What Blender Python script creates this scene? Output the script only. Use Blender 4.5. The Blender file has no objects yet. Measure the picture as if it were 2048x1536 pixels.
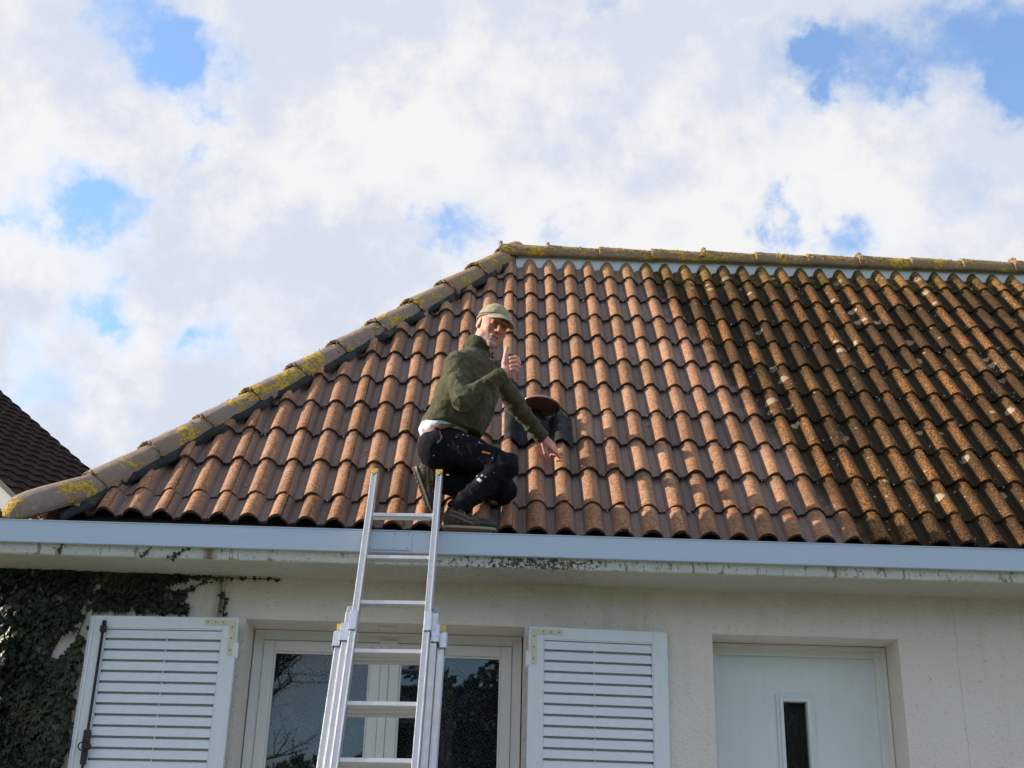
import bpy, bmesh, math, random
import numpy as np
from mathutils import Matrix, Vector
rnd = random.Random(7)
C = bpy.context.scene.collection
sc = bpy.context.scene

# ------------------------------------------------------------------ camera
CAM = Vector((-0.24649, -6.17706, -1.72922))
RM = Matrix(((0.999406, -0.031411, -0.014201), (-0.025146, -0.382543, -0.923596), (0.023578, 0.923404, -0.383105)))
cam = bpy.data.cameras.new('camera'); cam_o = bpy.data.objects.new('camera', cam); C.objects.link(cam_o)
cam.sensor_width = 36; cam.lens = 36 * 2500 / 2048; cam.clip_end = 2000; cam.clip_start = 0.05
cam_o.matrix_world = Matrix.Translation(CAM) @ RM.to_4x4()
sc.camera = cam_o

# ------------------------------------------------------------------ sun, sky, exposure
SUN = Vector((-0.90, 0.06, 0.37)).normalized()
sl = bpy.data.lights.new('sun', 'SUN'); sl.energy = 5.0; sl.angle = math.radians(0.55); sl.color = (1.0, 0.87, 0.70)
so = bpy.data.objects.new('sun', sl); C.objects.link(so)
so.rotation_mode = 'QUATERNION'; so.rotation_quaternion = SUN.to_track_quat('Z', 'Y'); so.location = (-20, 0, 20)
sc.view_settings.view_transform = 'Standard'; sc.view_settings.look = 'None'
sc.view_settings.exposure = 0.75; sc.view_settings.gamma = 1.0; sc.view_settings.use_curve_mapping = False

GAPS = [(-0.2735,0.7593,0.5905,0.0331,0.90),(-0.2536,0.7751,0.5787,0.0276,0.80),(-0.2345,0.7850,0.5733,0.0253,0.80),(-0.3001,0.7492,0.5904,0.0184,0.50),(-0.2246,0.8100,0.5417,0.0129,0.60),(-0.2357,0.8243,0.5147,0.0120,0.55),(-0.2483,0.8259,0.5063,0.0101,0.40),(-0.3177,0.8191,0.4776,0.0331,0.90),(-0.2958,0.8286,0.4754,0.0230,0.80),(-0.2715,0.8362,0.4764,0.0156,0.50),(-0.3312,0.8236,0.4604,0.0184,0.50),(-0.2836,0.8558,0.4327,0.0156,0.60),(-0.3041,0.8612,0.4072,0.0230,0.75),(-0.2954,0.8668,0.4017,0.0156,0.50),(-0.2238,0.8881,0.4015,0.0207,0.75),(-0.2364,0.8887,0.3928,0.0138,0.50),(-0.1578,0.9021,0.4016,0.0129,0.45),(-0.1219,0.8398,0.5290,0.0156,0.35),(-0.1615,0.8613,0.4818,0.0156,0.30),(-0.0667,0.8663,0.4950,0.0166,0.75),(-0.0469,0.8689,0.4927,0.0156,0.60),(-0.0231,0.8702,0.4921,0.0212,0.85),(0.0010,0.8739,0.4860,0.0138,0.50),(-0.3472,0.8570,0.3808,0.0184,0.45),(-0.3539,0.8105,0.4668,0.0156,0.50),(-0.3362,0.8771,0.3430,0.0276,0.60),(0.0694,0.7696,0.6347,0.0156,0.60),(0.1924,0.7658,0.6136,0.0207,0.50),(0.2302,0.7608,0.6068,0.0207,0.80),(0.2475,0.7638,0.5961,0.0230,0.90),(0.2830,0.7597,0.5854,0.0230,0.75),(0.3067,0.7534,0.5816,0.0193,0.50),(0.2405,0.7797,0.5781,0.0156,0.80),(0.2058,0.7836,0.5863,0.0253,0.45),(0.2087,0.8048,0.5557,0.0253,0.30),(0.2773,0.7479,0.6032,0.0276,0.30),(0.3163,0.7308,0.6048,0.0276,0.50),(0.3526,0.7244,0.5923,0.0414,1.10),(0.3711,0.7484,0.5498,0.0230,1.00),(0.3713,0.7335,0.5693,0.0276,0.80),(0.2085,0.8328,0.5128,0.0184,0.65),(0.2151,0.8404,0.4975,0.0166,0.75),(0.2272,0.8465,0.4815,0.0156,0.70),(0.2743,0.8351,0.4769,0.0212,0.85),(0.2581,0.8354,0.4852,0.0138,0.40),(0.3354,0.7989,0.4993,0.0212,0.35),(0.3477,0.7870,0.5097,0.0184,0.20),(0.0597,0.8666,0.4954,0.0166,0.40),(0.0442,0.8724,0.4868,0.0138,0.45),(0.0230,0.8474,0.5304,0.0184,0.20),(-0.2003,0.7861,0.5847,0.0230,0.25),(-0.1853,0.8832,0.4308,0.0184,0.20),(-0.1160,0.8952,0.4304,0.0184,0.20)]

class NT:
    def __init__(s, tree): s.t = tree; s.n = tree.nodes; s.l = tree.links
    def add(s, typ, ins=None, **kw):
        n = s.n.new(typ)
        for k, v in kw.items(): setattr(n, k, v)
        if ins:
            for k, v in ins.items():
                sock = n.inputs[k]
                if isinstance(v, bpy.types.NodeSocket): s.l.new(v, sock)
                elif isinstance(v, bpy.types.Node): s.l.new(v.outputs[0], sock)
                else: sock.default_value = v
        return n
    def math(s, op, a, b=0.0, c=0.0, clamp=False):
        n = s.add('ShaderNodeMath', {0: a, 1: b, 2: c}, operation=op, use_clamp=clamp); return n.outputs[0]
    def mix(s, f, a, b, blend='MIX'):
        n = s.n.new('ShaderNodeMix'); n.data_type = 'RGBA'; n.blend_type = blend; n.clamp_factor = True
        for i, v in ((0, f), (6, a), (7, b)):
            if isinstance(v, bpy.types.NodeSocket): s.l.new(v, n.inputs[i])
            elif i == 0: n.inputs[i].default_value = v
            else: n.inputs[i].default_value = (*v[:3], 1)
        return n.outputs[2]
    def ramp(s, v, lo, hi, a=0.0, b=1.0, smooth=True):
        n = s.add('ShaderNodeMapRange', {0: v, 1: lo, 2: hi, 3: a, 4: b}, clamp=True)
        if smooth: n.interpolation_type = 'SMOOTHSTEP'
        return n.outputs[0]
    def noise(s, vec, scale, detail=4, rough=.55, dist=0.0):
        n = s.add('ShaderNodeTexNoise', {'Scale': scale, 'Detail': detail, 'Roughness': rough, 'Distortion': dist})
        if vec is not None: s.l.new(vec, n.inputs['Vector'])
        return n
    def vor(s, vec, scale, feature='F1', rnd_=1.0):
        n = s.add('ShaderNodeTexVoronoi', {'Scale': scale, 'Randomness': rnd_}, feature=feature)
        if vec is not None: s.l.new(vec, n.inputs['Vector'])
        return n
    def scalev(s, vec, xyz):
        n = s.add('ShaderNodeVectorMath', operation='MULTIPLY'); s.l.new(vec, n.inputs[0]); n.inputs[1].default_value = xyz
        return n.outputs[0]

world = bpy.data.worlds.new('World'); sc.world = world; world.use_nodes = True
w = NT(world.node_tree); w.n.clear()
sky = w.add('ShaderNodeTexSky', sky_type='NISHITA', sun_disc=False, sun_elevation=math.asin(SUN.z),
            sun_rotation=math.atan2(SUN.x, SUN.y), altitude=50, air_density=1.0, dust_density=0.6, ozone_density=2.0)
tc = w.add('ShaderNodeTexCoord')
nrm = w.add('ShaderNodeVectorMath', {0: tc.outputs['Generated']}, operation='NORMALIZE').outputs[0]
wn = w.noise(nrm, 7.0, 6, .6)
off = w.add('ShaderNodeVectorMath', {0: wn.outputs['Color'], 1: (.5, .5, .5)}, operation='SUBTRACT').outputs[0]
off = w.scalev(off, (.075, .075, .075))
wn2 = w.noise(nrm, 26.0, 6, .62)
off2 = w.add('ShaderNodeVectorMath', {0: wn2.outputs['Color'], 1: (.5, .5, .5)}, operation='SUBTRACT').outputs[0]
off2 = w.scalev(off2, (.075, .075, .075))
dirw = w.add('ShaderNodeVectorMath', {0: nrm, 1: off}, operation='ADD').outputs[0]
dirw = w.add('ShaderNodeVectorMath', {0: dirw, 1: off2}, operation='ADD').outputs[0]
acc = None
for gx, gy, gz, gr, gs in GAPS:
    d = w.add('ShaderNodeVectorMath', {0: dirw, 1: (gx, gy, gz)}, operation='DISTANCE').outputs['Value']
    d = w.math('DIVIDE', d, gr); d = w.math('MULTIPLY', d, d); d = w.math('MULTIPLY', d, -1.0)
    e_ = w.math('MULTIPLY', w.math('EXPONENT', d), gs)
    acc = e_ if acc is None else w.math('ADD', acc, e_)
big = w.noise(dirw, 3.1, 5, .5)
# inside the patch of sky the gaps describe, the coarse noise counts less; elsewhere it opens gaps of its own
dv = w.add('ShaderNodeVectorMath', {0: nrm, 1: (0.02, 0.82, 0.50)}, operation='DISTANCE').outputs['Value']
outer = w.ramp(dv, .40, .75)
g2 = w.ramp(big.outputs['Fac'], .44, .58)
acc = w.math('ADD', acc, w.math('MULTIPLY', w.math('MULTIPLY', g2, outer), .9))
fine = w.noise(nrm, 14.0, 8, .6)
acc = w.math('ADD', acc, w.math('MULTIPLY', w.math('SUBTRACT', fine.outputs['Fac'], .5), 1.0))
clear = w.ramp(acc, .04, 1.25)
sh = w.noise(dirw, 5.0, 7, .55, .3)
shf = w.ramp(w.math('ADD', w.math('ADD', w.math('MULTIPLY', sh.outputs['Fac'], .55), w.math('MULTIPLY', fine.outputs['Fac'], .45)), w.math('MULTIPLY', acc, .10)), .43, .60)
cloudc = w.mix(shf, (7.0, 7.45, 8.5), (9.35, 9.25, 9.15))
skyc = w.mix(1.0, sky.outputs[0], (2.5, 2.95, 3.3), 'MULTIPLY')
skyc = w.mix(0.0, skyc, (5, 5, 5))
thin = w.math('ADD', w.math('MULTIPLY', clear, .90), .03)
col = w.mix(thin, cloudc, skyc)
bg = w.add('ShaderNodeBackground', {'Color': col, 'Strength': 0.06})
wo = w.add('ShaderNodeOutputWorld', {'Surface': bg.outputs[0]})

# ------------------------------------------------------------------ object helpers
def wm(o):
    m = o.matrix_basis.copy()
    return wm(o.parent) @ o.matrix_parent_inverse @ m if o.parent else m
def setp(o, p):
    if p is not None:
        o.parent = p; o.matrix_parent_inverse = wm(p).inverted()
def thing(name, label, cat, loc=(0, 0, 0), group=None):
    o = bpy.data.objects.new(name, None); C.objects.link(o); o.location = loc; o.empty_display_size = .1
    o['label'] = label; o['category'] = cat
    if group: o['group'] = group
    return o
def obj(name, me, mat, parent=None, M=None, smooth=False, bevel=0.0, label=None):
    o = bpy.data.objects.new(name, me); C.objects.link(o)
    if mat is not None and not me.materials: me.materials.append(mat)
    if M is not None: o.matrix_basis = M
    setp(o, parent)
    if smooth:
        me.polygons.foreach_set('use_smooth', [True] * len(me.polygons))
    if bevel:
        b = o.modifiers.new('bevel', 'BEVEL'); b.width = bevel; b.segments = 2; b.limit_method = 'ANGLE'; b.angle_limit = .6
    if label: o['label'] = label
    return o
def mesh(name, v, f):
    me = bpy.data.meshes.new(name); me.from_pydata([tuple(p) for p in v], [], [tuple(q) for q in f]); me.update(); return me
class MB:
    """collects boxes, tubes, sheets; build() makes one mesh"""
    def __init__(s): s.v = []; s.f = []
    def box(s, x0, x1, y0, y1, z0, z1, M=None):
        n = len(s.v)
        for x in (x0, x1):
            for y in (y0, y1):
                for z in (z0, z1):
                    p = Vector((x, y, z)); s.v.append(M @ p if M else p)
        for q in ((0, 1, 3, 2), (4, 6, 7, 5), (0, 4, 5, 1), (2, 3, 7, 6), (0, 2, 6, 4), (1, 5, 7, 3)):
            s.f.append([n + i for i in q])
        return s
    def tube(s, pts, rads, seg=8, caps=True):
        pts = [Vector(p) for p in pts]
        if not hasattr(rads, '__len__'): rads = [rads] * len(pts)
        n0 = len(s.v); prev = None
        for i, p in enumerate(pts):
            t = (pts[min(i + 1, len(pts) - 1)] - pts[max(i - 1, 0)]).normalized()
            a = t.orthogonal().normalized() if prev is None else (prev - t * prev.dot(t)).normalized()
            prev = a; b = t.cross(a)
            for k in range(seg):
                an = 2 * math.pi * k / seg
                s.v.append(p + (a * math.cos(an) + b * math.sin(an)) * rads[i])
        for i in range(len(pts) - 1):
            for k in range(seg):
                s.f.append([n0 + i * seg + k, n0 + i * seg + (k + 1) % seg, n0 + (i + 1) * seg + (k + 1) % seg, n0 + (i + 1) * seg + k])
        if caps:
            s.f.append([n0 + k for k in range(seg)][::-1]); s.f.append([n0 + (len(pts) - 1) * seg + k for k in range(seg)])
        return s
    def quad(s, *p):
        n = len(s.v); s.v += [Vector(q) for q in p]; s.f.append([n + i for i in range(len(p))]); return s
    def prism(s, poly, y0, y1, M=None):          # polygon in x,z, pushed from y0 to y1
        n = len(s.v); k = len(poly)
        for y in (y0, y1):
            for x, z in poly:
                p = Vector((x, y, z)); s.v.append(M @ p if M else p)
        s.f.append([n + i for i in range(k)]); s.f.append([n + k + i for i in range(k)][::-1])
        for i in range(k): s.f.append([n + i, n + k + i, n + k + (i + 1) % k, n + (i + 1) % k])
        return s
    def mesh(s, name):
        me = mesh(name, s.v, s.f)
        bm = bmesh.new(); bm.from_mesh(me); bmesh.ops.recalc_face_normals(bm, faces=bm.faces); bm.to_mesh(me); bm.free()
        return me
    def build(s, name, mat, parent=None, **kw): return obj(name, s.mesh(name), mat, parent, **kw)

def mat(name):
    m = bpy.data.materials.new(name); m.use_nodes = True
    t = NT(m.node_tree); t.n.clear()
    b = t.add('ShaderNodeBsdfPrincipled'); o = t.add('ShaderNodeOutputMaterial', {0: b.outputs[0]})
    return m, t, b
def P(t, b, **kw):
    names = {'col': 'Base Color', 'rough': 'Roughness', 'metal': 'Metallic', 'spec': 'Specular IOR Level', 'normal': 'Normal', 'coat': 'Coat Weight', 'sheen': 'Sheen Weight', 'sss': 'Subsurface Weight'}
    for k, v in kw.items():
        s = b.inputs[names[k]]
        if isinstance(v, bpy.types.NodeSocket): t.l.new(v, s)
        elif k == 'col': s.default_value = (*v[:3], 1)
        else: s.default_value = v
def bump(t, h, dist, strength=1.0):
    return t.add('ShaderNodeBump', {'Height': h, 'Distance': dist, 'Strength': strength}).outputs[0]
def objco(t): return t.add('ShaderNodeTexCoord').outputs['Object']
def wpos(t): return t.add('ShaderNodeNewGeometry').outputs['Position']
def sep(t, v): return t.add('ShaderNodeSeparateXYZ', {0: v}).outputs
def simple(name, col, rough=.6, metal=0, var=.0, vscale=20, bmp=0, bscale=200, spec=.5):
    m, t, b = mat(name); v = wpos(t)
    c = col
    if var:
        n = t.noise(v, vscale, 5, .6)
        c = t.mix(n.outputs['Fac'], tuple(x * (1 - var) for x in col), tuple(min(1, x * (1 + var)) for x in col))
    P(t, b, col=c, rough=rough, metal=metal, spec=spec)
    if bmp:
        P(t, b, normal=bump(t, t.noise(v, bscale, 3, .6).outputs['Fac'], bmp))
    return m

# ------------------------------------------------------------------ materials
TH = math.radians(50.42); CT = math.cos(TH); ST = math.sin(TH); TT = math.tan(TH); ROW = 0.34424
MATS = {}
def roof_tile_material():
    m, t, b = mat('roof_tile_clay')
    loc = objco(t); pos = wpos(t); X, Y, Z = sep(t, loc); PX, PY, PZ = sep(t, pos)
    rn = t.add('ShaderNodeObjectInfo').outputs['Random']
    n1 = t.noise(pos, 42, 6, .65); n2 = t.noise(pos, 190, 4, .7); n3 = t.noise(pos, 9, 5, .6); n4 = t.noise(pos, 2.2, 4, .6)
    clay = t.mix(t.ramp(n1.outputs['Fac'], .3, .7), (.56, .250, .085), (.36, .150, .064))
    clay = t.mix(t.math('MULTIPLY', rn, .7), clay, (.36, .185, .105))
    n5 = t.noise(pos, 62, 5, .75)
    clay = t.mix(t.ramp(n5.outputs['Fac'], .47, .56, 0, .72), clay, (.115, .058, .034))
    clay = t.mix(t.ramp(n2.outputs['Fac'], .52, .70, 0, .6), clay, (.075, .038, .022))
    clay = t.mix(t.ramp(t.noise(pos, 17, 5, .7, .5).outputs['Fac'], .52, .62, 0, .55), clay, (.15, .085, .055))
    clay = t.mix(t.ramp(n3.outputs['Fac'], .52, .75, 0, .5), clay, (.42, .29, .19))
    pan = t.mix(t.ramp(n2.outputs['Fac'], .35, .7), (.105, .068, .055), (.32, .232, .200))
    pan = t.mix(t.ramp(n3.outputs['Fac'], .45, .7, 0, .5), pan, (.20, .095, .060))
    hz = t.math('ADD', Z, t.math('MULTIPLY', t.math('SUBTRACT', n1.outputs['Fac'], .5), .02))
    # channels keep grime, crowns show clay; shade of the right flanks is painted in
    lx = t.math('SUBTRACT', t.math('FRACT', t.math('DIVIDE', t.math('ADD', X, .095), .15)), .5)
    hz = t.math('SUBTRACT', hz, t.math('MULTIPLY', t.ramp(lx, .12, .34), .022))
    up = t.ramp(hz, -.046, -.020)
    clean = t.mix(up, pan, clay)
    # darker towards the head of each tile; the butt face's shade is painted on
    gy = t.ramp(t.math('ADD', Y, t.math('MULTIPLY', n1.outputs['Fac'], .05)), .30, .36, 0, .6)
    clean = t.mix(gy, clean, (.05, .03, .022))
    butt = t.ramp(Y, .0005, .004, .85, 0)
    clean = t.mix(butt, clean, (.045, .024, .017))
    # uncleaned side: dark algae with clay showing through in spots
    bx = t.math('ADD', t.math('MULTIPLY', PZ, -.30), 1.62)
    bx = t.math('SUBTRACT', t.math('ADD', PX, t.math('MULTIPLY', t.math('SUBTRACT', n3.outputs['Fac'], .5), .35)), bx)
    dirty = t.ramp(bx, -.08, .18)
    speck = t.ramp(t.noise(pos, 105, 5, .75).outputs['Fac'], .47, .57)
    alg = t.mix(t.noise(pos, 14, 5, .6).outputs['Fac'], (.016, .0105, .005), (.054, .036, .016))
    crest = t.ramp(t.math('ADD', Z, t.math('MULTIPLY', t.math('SUBTRACT', n3.outputs['Fac'], .5), .03)), -.040, -.008)
    keep = t.math('MULTIPLY', t.math('MULTIPLY', t.math('MAXIMUM', speck, t.ramp(n1.outputs['Fac'], .56, .66, 0, .8)), crest), t.ramp(rn, 0, 1, .55, 1.0))
    dcol = t.mix(keep, alg, t.mix(n1.outputs['Fac'], (.36, .135, .036), (.26, .150, .060)))
    dcol = t.mix(t.math('MULTIPLY', t.math('MULTIPLY', t.ramp(n4.outputs['Fac'], .42, .60), keep), .6), dcol, (.46, .17, .045))
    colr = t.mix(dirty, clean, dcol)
    # lichen scabs, mostly on the uncleaned side, and yellow moss under the ridge
    wv = t.add('ShaderNodeVectorMath', {0: pos, 1: t.scalev(t.noise(pos, 30, 3, .6).outputs['Color'], (.03, .03, .03))}, operation='ADD').outputs[0]
    vo = t.vor(wv, 8.0); pick = t.add('ShaderNodeSeparateColor', {0: vo.outputs['Color']}).outputs[0]
    rad = t.ramp(pick, .60, 1.0, 0.0, .38, smooth=False)
    sc1 = t.math('MULTIPLY', t.ramp(t.math('SUBTRACT', rad, vo.outputs['Distance']), 0.0, .03), t.math('MAXIMUM', t.math('MULTIPLY', dirty, 1.0), .0))
    colr = t.mix(t.math('MULTIPLY', sc1, .9), colr, t.mix(n2.outputs['Fac'], (.33, .23, .13), (.44, .36, .25)))
    vo2 = t.vor(wv, 34); pick2 = t.add('ShaderNodeSeparateColor', {0: vo2.outputs['Color']}).outputs[1]
    sc2 = t.ramp(t.math('SUBTRACT', t.ramp(pick2, .84, 1.0, 0, .36, smooth=False), vo2.outputs['Distance']), 0, .04)
    colr = t.mix(t.math('MULTIPLY', sc2, t.ramp(dirty, 0, 1, .35, .8)), colr, (.34, .29, .23))
    top = t.ramp(t.math('ADD', PZ, t.math('MULTIPLY', n3.outputs['Fac'], .5)), 2.75, 3.0)
    ym = t.math('MULTIPLY', top, t.ramp(t.noise(pos, 26, 5, .7).outputs['Fac'], .44, .56))
    colr = t.mix(t.math('MULTIPLY', ym, t.ramp(PX, .1, .9, .2, .6)), colr, t.mix(n2.outputs['Fac'], (.13, .095, .025), (.27, .19, .05)))
    hv = t.add('ShaderNodeHueSaturation', {'Color': colr, 'Value': t.ramp(rn, 0, 1, .72, 1.22, smooth=False)}).outputs[0]
    rg = t.ramp(n2.outputs['Fac'], .3, .7, .55, .9)
    rg = t.math('SUBTRACT', rg, t.math('MULTIPLY', t.math('SUBTRACT', 1.0, up), t.math('MULTIPLY', t.math('SUBTRACT', 1.0, dirty), .18)))
    hgt = t.math('ADD', t.math('MULTIPLY', n2.outputs['Fac'], .5), t.math('ADD', t.math('MULTIPLY', n1.outputs['Fac'], .6), t.math('MULTIPLY', t.math('ADD', sc1, sc2), .5)))
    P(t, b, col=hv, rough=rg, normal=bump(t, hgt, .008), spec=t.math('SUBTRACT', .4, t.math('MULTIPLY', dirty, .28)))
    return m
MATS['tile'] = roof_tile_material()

def cap_material():
    m, t, b = mat('ridge_cap_clay'); pos = wpos(t); PX, PY, PZ = sep(t, pos); rn = t.add('ShaderNodeObjectInfo').outputs['Random']
    n1 = t.noise(pos, 24, 6, .65); n2 = t.noise(pos, 150, 4, .7); n3 = t.noise(pos, 7, 5, .6)
    c = t.mix(t.ramp(n1.outputs['Fac'], .35, .68), (.25, .215, .200), (.25, .165, .125))
    c = t.mix(t.math('MULTIPLY', rn, .35), c, (.27, .175, .115))
    c = t.mix(t.ramp(n2.outputs['Fac'], .5, .72, 0, .6), c, (.09, .06, .05))
    hi = t.ramp(PZ, 1.6, 3.0)
    c = t.mix(t.math('MULTIPLY', hi, .85), c, t.mix(n1.outputs['Fac'], (.27, .150, .075), (.26, .205, .13)))
    wv = t.add('ShaderNodeVectorMath', {0: pos, 1: t.scalev(t.noise(pos, 45, 3, .6).outputs['Color'], (.03, .03, .03))}, operation='ADD').outputs[0]
    vw = t.vor(wv, 30); pk = t.add('ShaderNodeSeparateColor', {0: vw.outputs['Color']}).outputs[0]
    fl = t.math('MULTIPLY', t.ramp(t.math('SUBTRACT', t.ramp(pk, .55, 1, 0, .42, smooth=False), vw.outputs['Distance']), 0, .04), t.ramp(n3.outputs['Fac'], .45, .6))
    c = t.mix(t.math('MULTIPLY', fl, .7), c, (.40, .38, .34))
    ye = t.math('MULTIPLY', t.ramp(t.noise(pos, 6.5, 3, .5).outputs['Fac'], .54, .58), t.ramp(t.noise(pos, 45, 4, .7).outputs['Fac'], .40, .52))
    ye2 = t.math('MULTIPLY', hi, t.ramp(t.noise(pos, 23, 5, .75).outputs['Fac'], .53, .63, 0, .75))
    ye = t.math('MAXIMUM', ye, ye2)
    c = t.mix(ye, c, t.mix(n2.outputs['Fac'], (.34, .23, .02), (.66, .44, .04)))
    hgt = t.math('ADD', t.math('MULTIPLY', n2.outputs['Fac'], .4), t.math('ADD', n1.outputs['Fac'], t.math('MULTIPLY', t.math('ADD', ye, fl), .5)))
    P(t, b, col=c, rough=.88, normal=bump(t, hgt, .008), spec=.3)
    return m
MATS['cap'] = cap_material()

def plaster(name, base, stain=True):
    m, t, b = mat(name); pos = wpos(t); PX, PY, PZ = sep(t, pos)
    n1 = t.noise(pos, 3.0, 5, .6); n2 = t.noise(pos, 75, 5, .6); n3 = t.noise(pos, 230, 2, .5)
    c = t.mix(n1.outputs['Fac'], tuple(x * .9 for x in base), tuple(min(1, x * 1.06) for x in base))
    if stain:
        sx = t.math('ADD', PX, t.math('MULTIPLY', t.math('SUBTRACT', t.noise(t.scalev(pos, (1, 1, .3)), 22, 4, .7).outputs['Fac'], .5), .10))
        g = t.math('DIVIDE', t.math('ADD', sx, 1.635), .035)
        g = t.math('EXPONENT', t.math('MULTIPLY', t.math('MULTIPLY', g, g), -1.0))
        g = t.math('MULTIPLY', g, t.ramp(PZ, -.55, -.30))
        st = t.noise(t.scalev(pos, (60, 1, 3)), 1.0, 4, .6)
        g = t.math('MULTIPLY', g, t.ramp(st.outputs['Fac'], .4, .6, .25, 1))
        c = t.mix(g, c, (.085, .060, .025))
        # greenish-grey band under the soffit: eaves shade painted into the wall colour
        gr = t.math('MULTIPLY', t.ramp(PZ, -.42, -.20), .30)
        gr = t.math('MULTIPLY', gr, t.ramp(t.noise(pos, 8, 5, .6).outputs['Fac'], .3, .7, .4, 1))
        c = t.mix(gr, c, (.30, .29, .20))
        rs = t.math('MULTIPLY', t.ramp(t.noise(t.scalev(pos, (14, 1, 1.1)), 1.0, 5, .6).outputs['Fac'], .52, .70, 0, .16), t.ramp(PZ, -1.3, -.25, .25, 1))
        c = t.mix(rs, c, (.40, .37, .30))
        # hairline joint in the render
        jx = t.math('ADD', t.math('SUBTRACT', PX, 2.20), t.math('MULTIPLY', t.math('SUBTRACT', t.noise(pos, 12, 4, .7).outputs['Fac'], .5), .035))
        ln = t.ramp(t.math('ABSOLUTE', jx), .001, .006, .22, 0)
        c = t.mix(ln, c, (.28, .27, .25))
    pits = t.ramp(t.noise(pos, 60, 3, .6).outputs['Fac'], .64, .70)
    c = t.mix(t.math('MULTIPLY', pits, .35), c, (.22, .21, .19))
    h = t.math('ADD', t.math('MULTIPLY', n2.outputs['Fac'], 1.0), t.math('MULTIPLY', n3.outputs['Fac'], .35))
    P(t, b, col=c, rough=.9, normal=bump(t, h, .012), spec=.2)
    return m
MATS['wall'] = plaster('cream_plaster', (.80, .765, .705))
MATS['reveal'] = MATS['wall']

def cornice_material():
    m, t, b = mat('weathered_white_concrete'); pos = wpos(t); PX, PY, PZ = sep(t, pos)
    n1 = t.noise(pos, 60, 6, .7); n2 = t.noise(pos, 6, 4, .6); n3 = t.noise(t.scalev(pos, (1, 1, .35)), 28, 5, .7)
    c = t.mix(n2.outputs['Fac'], (.52, .55, .50), (.66, .68, .64))
    g = t.math('DIVIDE', t.math('ADD', PX, .05), .42); g = t.math('EXPONENT', t.math('MULTIPLY', t.math('MULTIPLY', g, g), -1.0))
    front = t.ramp(PZ, -.190, -.183)
    th = t.math('SUBTRACT', .63, t.math('MULTIPLY', g, .14))
    sp = t.ramp(t.math('SUBTRACT', n1.outputs['Fac'], th), 0, .03)
    c = t.mix(t.math('MULTIPLY', t.math('MULTIPLY', sp, front), .9), c, (.035, .028, .02))
    th2 = t.ramp(t.math('SUBTRACT', n3.outputs['Fac'], .56), 0, .06)
    c = t.mix(t.math('MULTIPLY', t.math('MULTIPLY', th2, front), .75), c, (.19, .135, .07))
    g2 = t.math('DIVIDE', t.math('ADD', PX, 1.64), .03); g2 = t.math('EXPONENT', t.math('MULTIPLY', t.math('MULTIPLY', g2, g2), -1.0))
    c = t.mix(t.math('MULTIPLY', t.math('MULTIPLY', g2, front), .9), c, (.16, .10, .06))
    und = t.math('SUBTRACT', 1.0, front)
    c = t.mix(t.math('MULTIPLY', und, .45), c, (.36, .35, .27))  # underside toned olive, shade below the eaves put into the colour
    P(t, b, col=c, rough=.85, normal=bump(t, t.math('ADD', n1.outputs['Fac'], t.math('MULTIPLY', sp, -.6)), .010), spec=.25)
    return m
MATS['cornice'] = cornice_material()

def painted(name, base, rough=.38, wear=.25, streak=(8, 8, 1.2)):
    m, t, b = mat(name); pos = wpos(t)
    n1 = t.noise(t.scalev(pos, streak), 3.0, 6, .65); n2 = t.noise(pos, 55, 5, .7); n3 = t.noise(pos, 160, 3, .6)
    c = t.mix(n1.outputs['Fac'], tuple(x * .90 for x in base), tuple(min(1, x * 1.05) for x in base))
    c = t.mix(t.ramp(n2.outputs['Fac'], .62, .75, 0, wear), c, tuple(x * .45 for x in base))
    P(t, b, col=c, rough=t.ramp(n1.outputs['Fac'], .3, .7, rough - .07, rough + .12), spec=.45, normal=bump(t, t.math('ADD', n1.outputs['Fac'], t.math('MULTIPLY', n3.outputs['Fac'], .2)), .002))
    return m
MATS['shutter'] = painted('shutter_white_paint', (.68, .745, .79), .42)
MATS['pvc'] = painted('window_white_pvc', (.70, .72, .715), .35, .12)
MATS['door'] = painted('door_pale_paint', (.68, .755, .78), .36, .10)
MATS['gutter'] = painted('gutter_grey_paint', (.46, .56, .69), .34, .06, (.5, .5, 3))
MATS['gutter_in'] = painted('gutter_inside', (.22, .26, .31), .5, .3)
MATS['strip'] = painted('ridge_closure_strip', (.66, .70, .74), .5, .3)

def alu(name, base, rough):
    m, t, b = mat(name); pos = wpos(t)
    n1 = t.noise(t.scalev(objco(t), (30, 30, 2)), 3.0, 6, .65); n2 = t.noise(pos, 38, 6, .7)
    c = t.mix(n1.outputs['Fac'], tuple(x * .84 for x in base), tuple(min(1, x * 1.1) for x in base))
    c = t.mix(t.ramp(n2.outputs['Fac'], .60, .74, 0, .55), c, tuple(x * .4 for x in base))
    P(t, b, col=c, rough=t.ramp(n2.outputs['Fac'], .3, .7, rough - .08, rough + .18), metal=.75, normal=bump(t, n1.outputs['Fac'], .0015))
    return m
MATS['alu'] = alu('brushed_aluminium', (.58, .59, .61), .38)
MATS['bracket'] = alu('bracket_aluminium', (.55, .60, .68), .34)
MATS['yellow'] = simple('yellow_plastic_cap', (.55, .40, .11), .5, var=.3, vscale=60)
MATS['clip'] = simple('grey_plastic_plug', (.30, .30, .33), .5, var=.2)
MATS['brace'] = simple('cream_painted_bracket', (.60, .58, .43), .5, var=.15, vscale=90, bmp=.002)
MATS['iron'] = simple('black_wrought_iron', (.030, .026, .034), .45, .3, var=.3, vscale=60, bmp=.003)
MATS['screw'] = simple('dull_screw', (.12, .11, .09), .5, .6)
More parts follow.
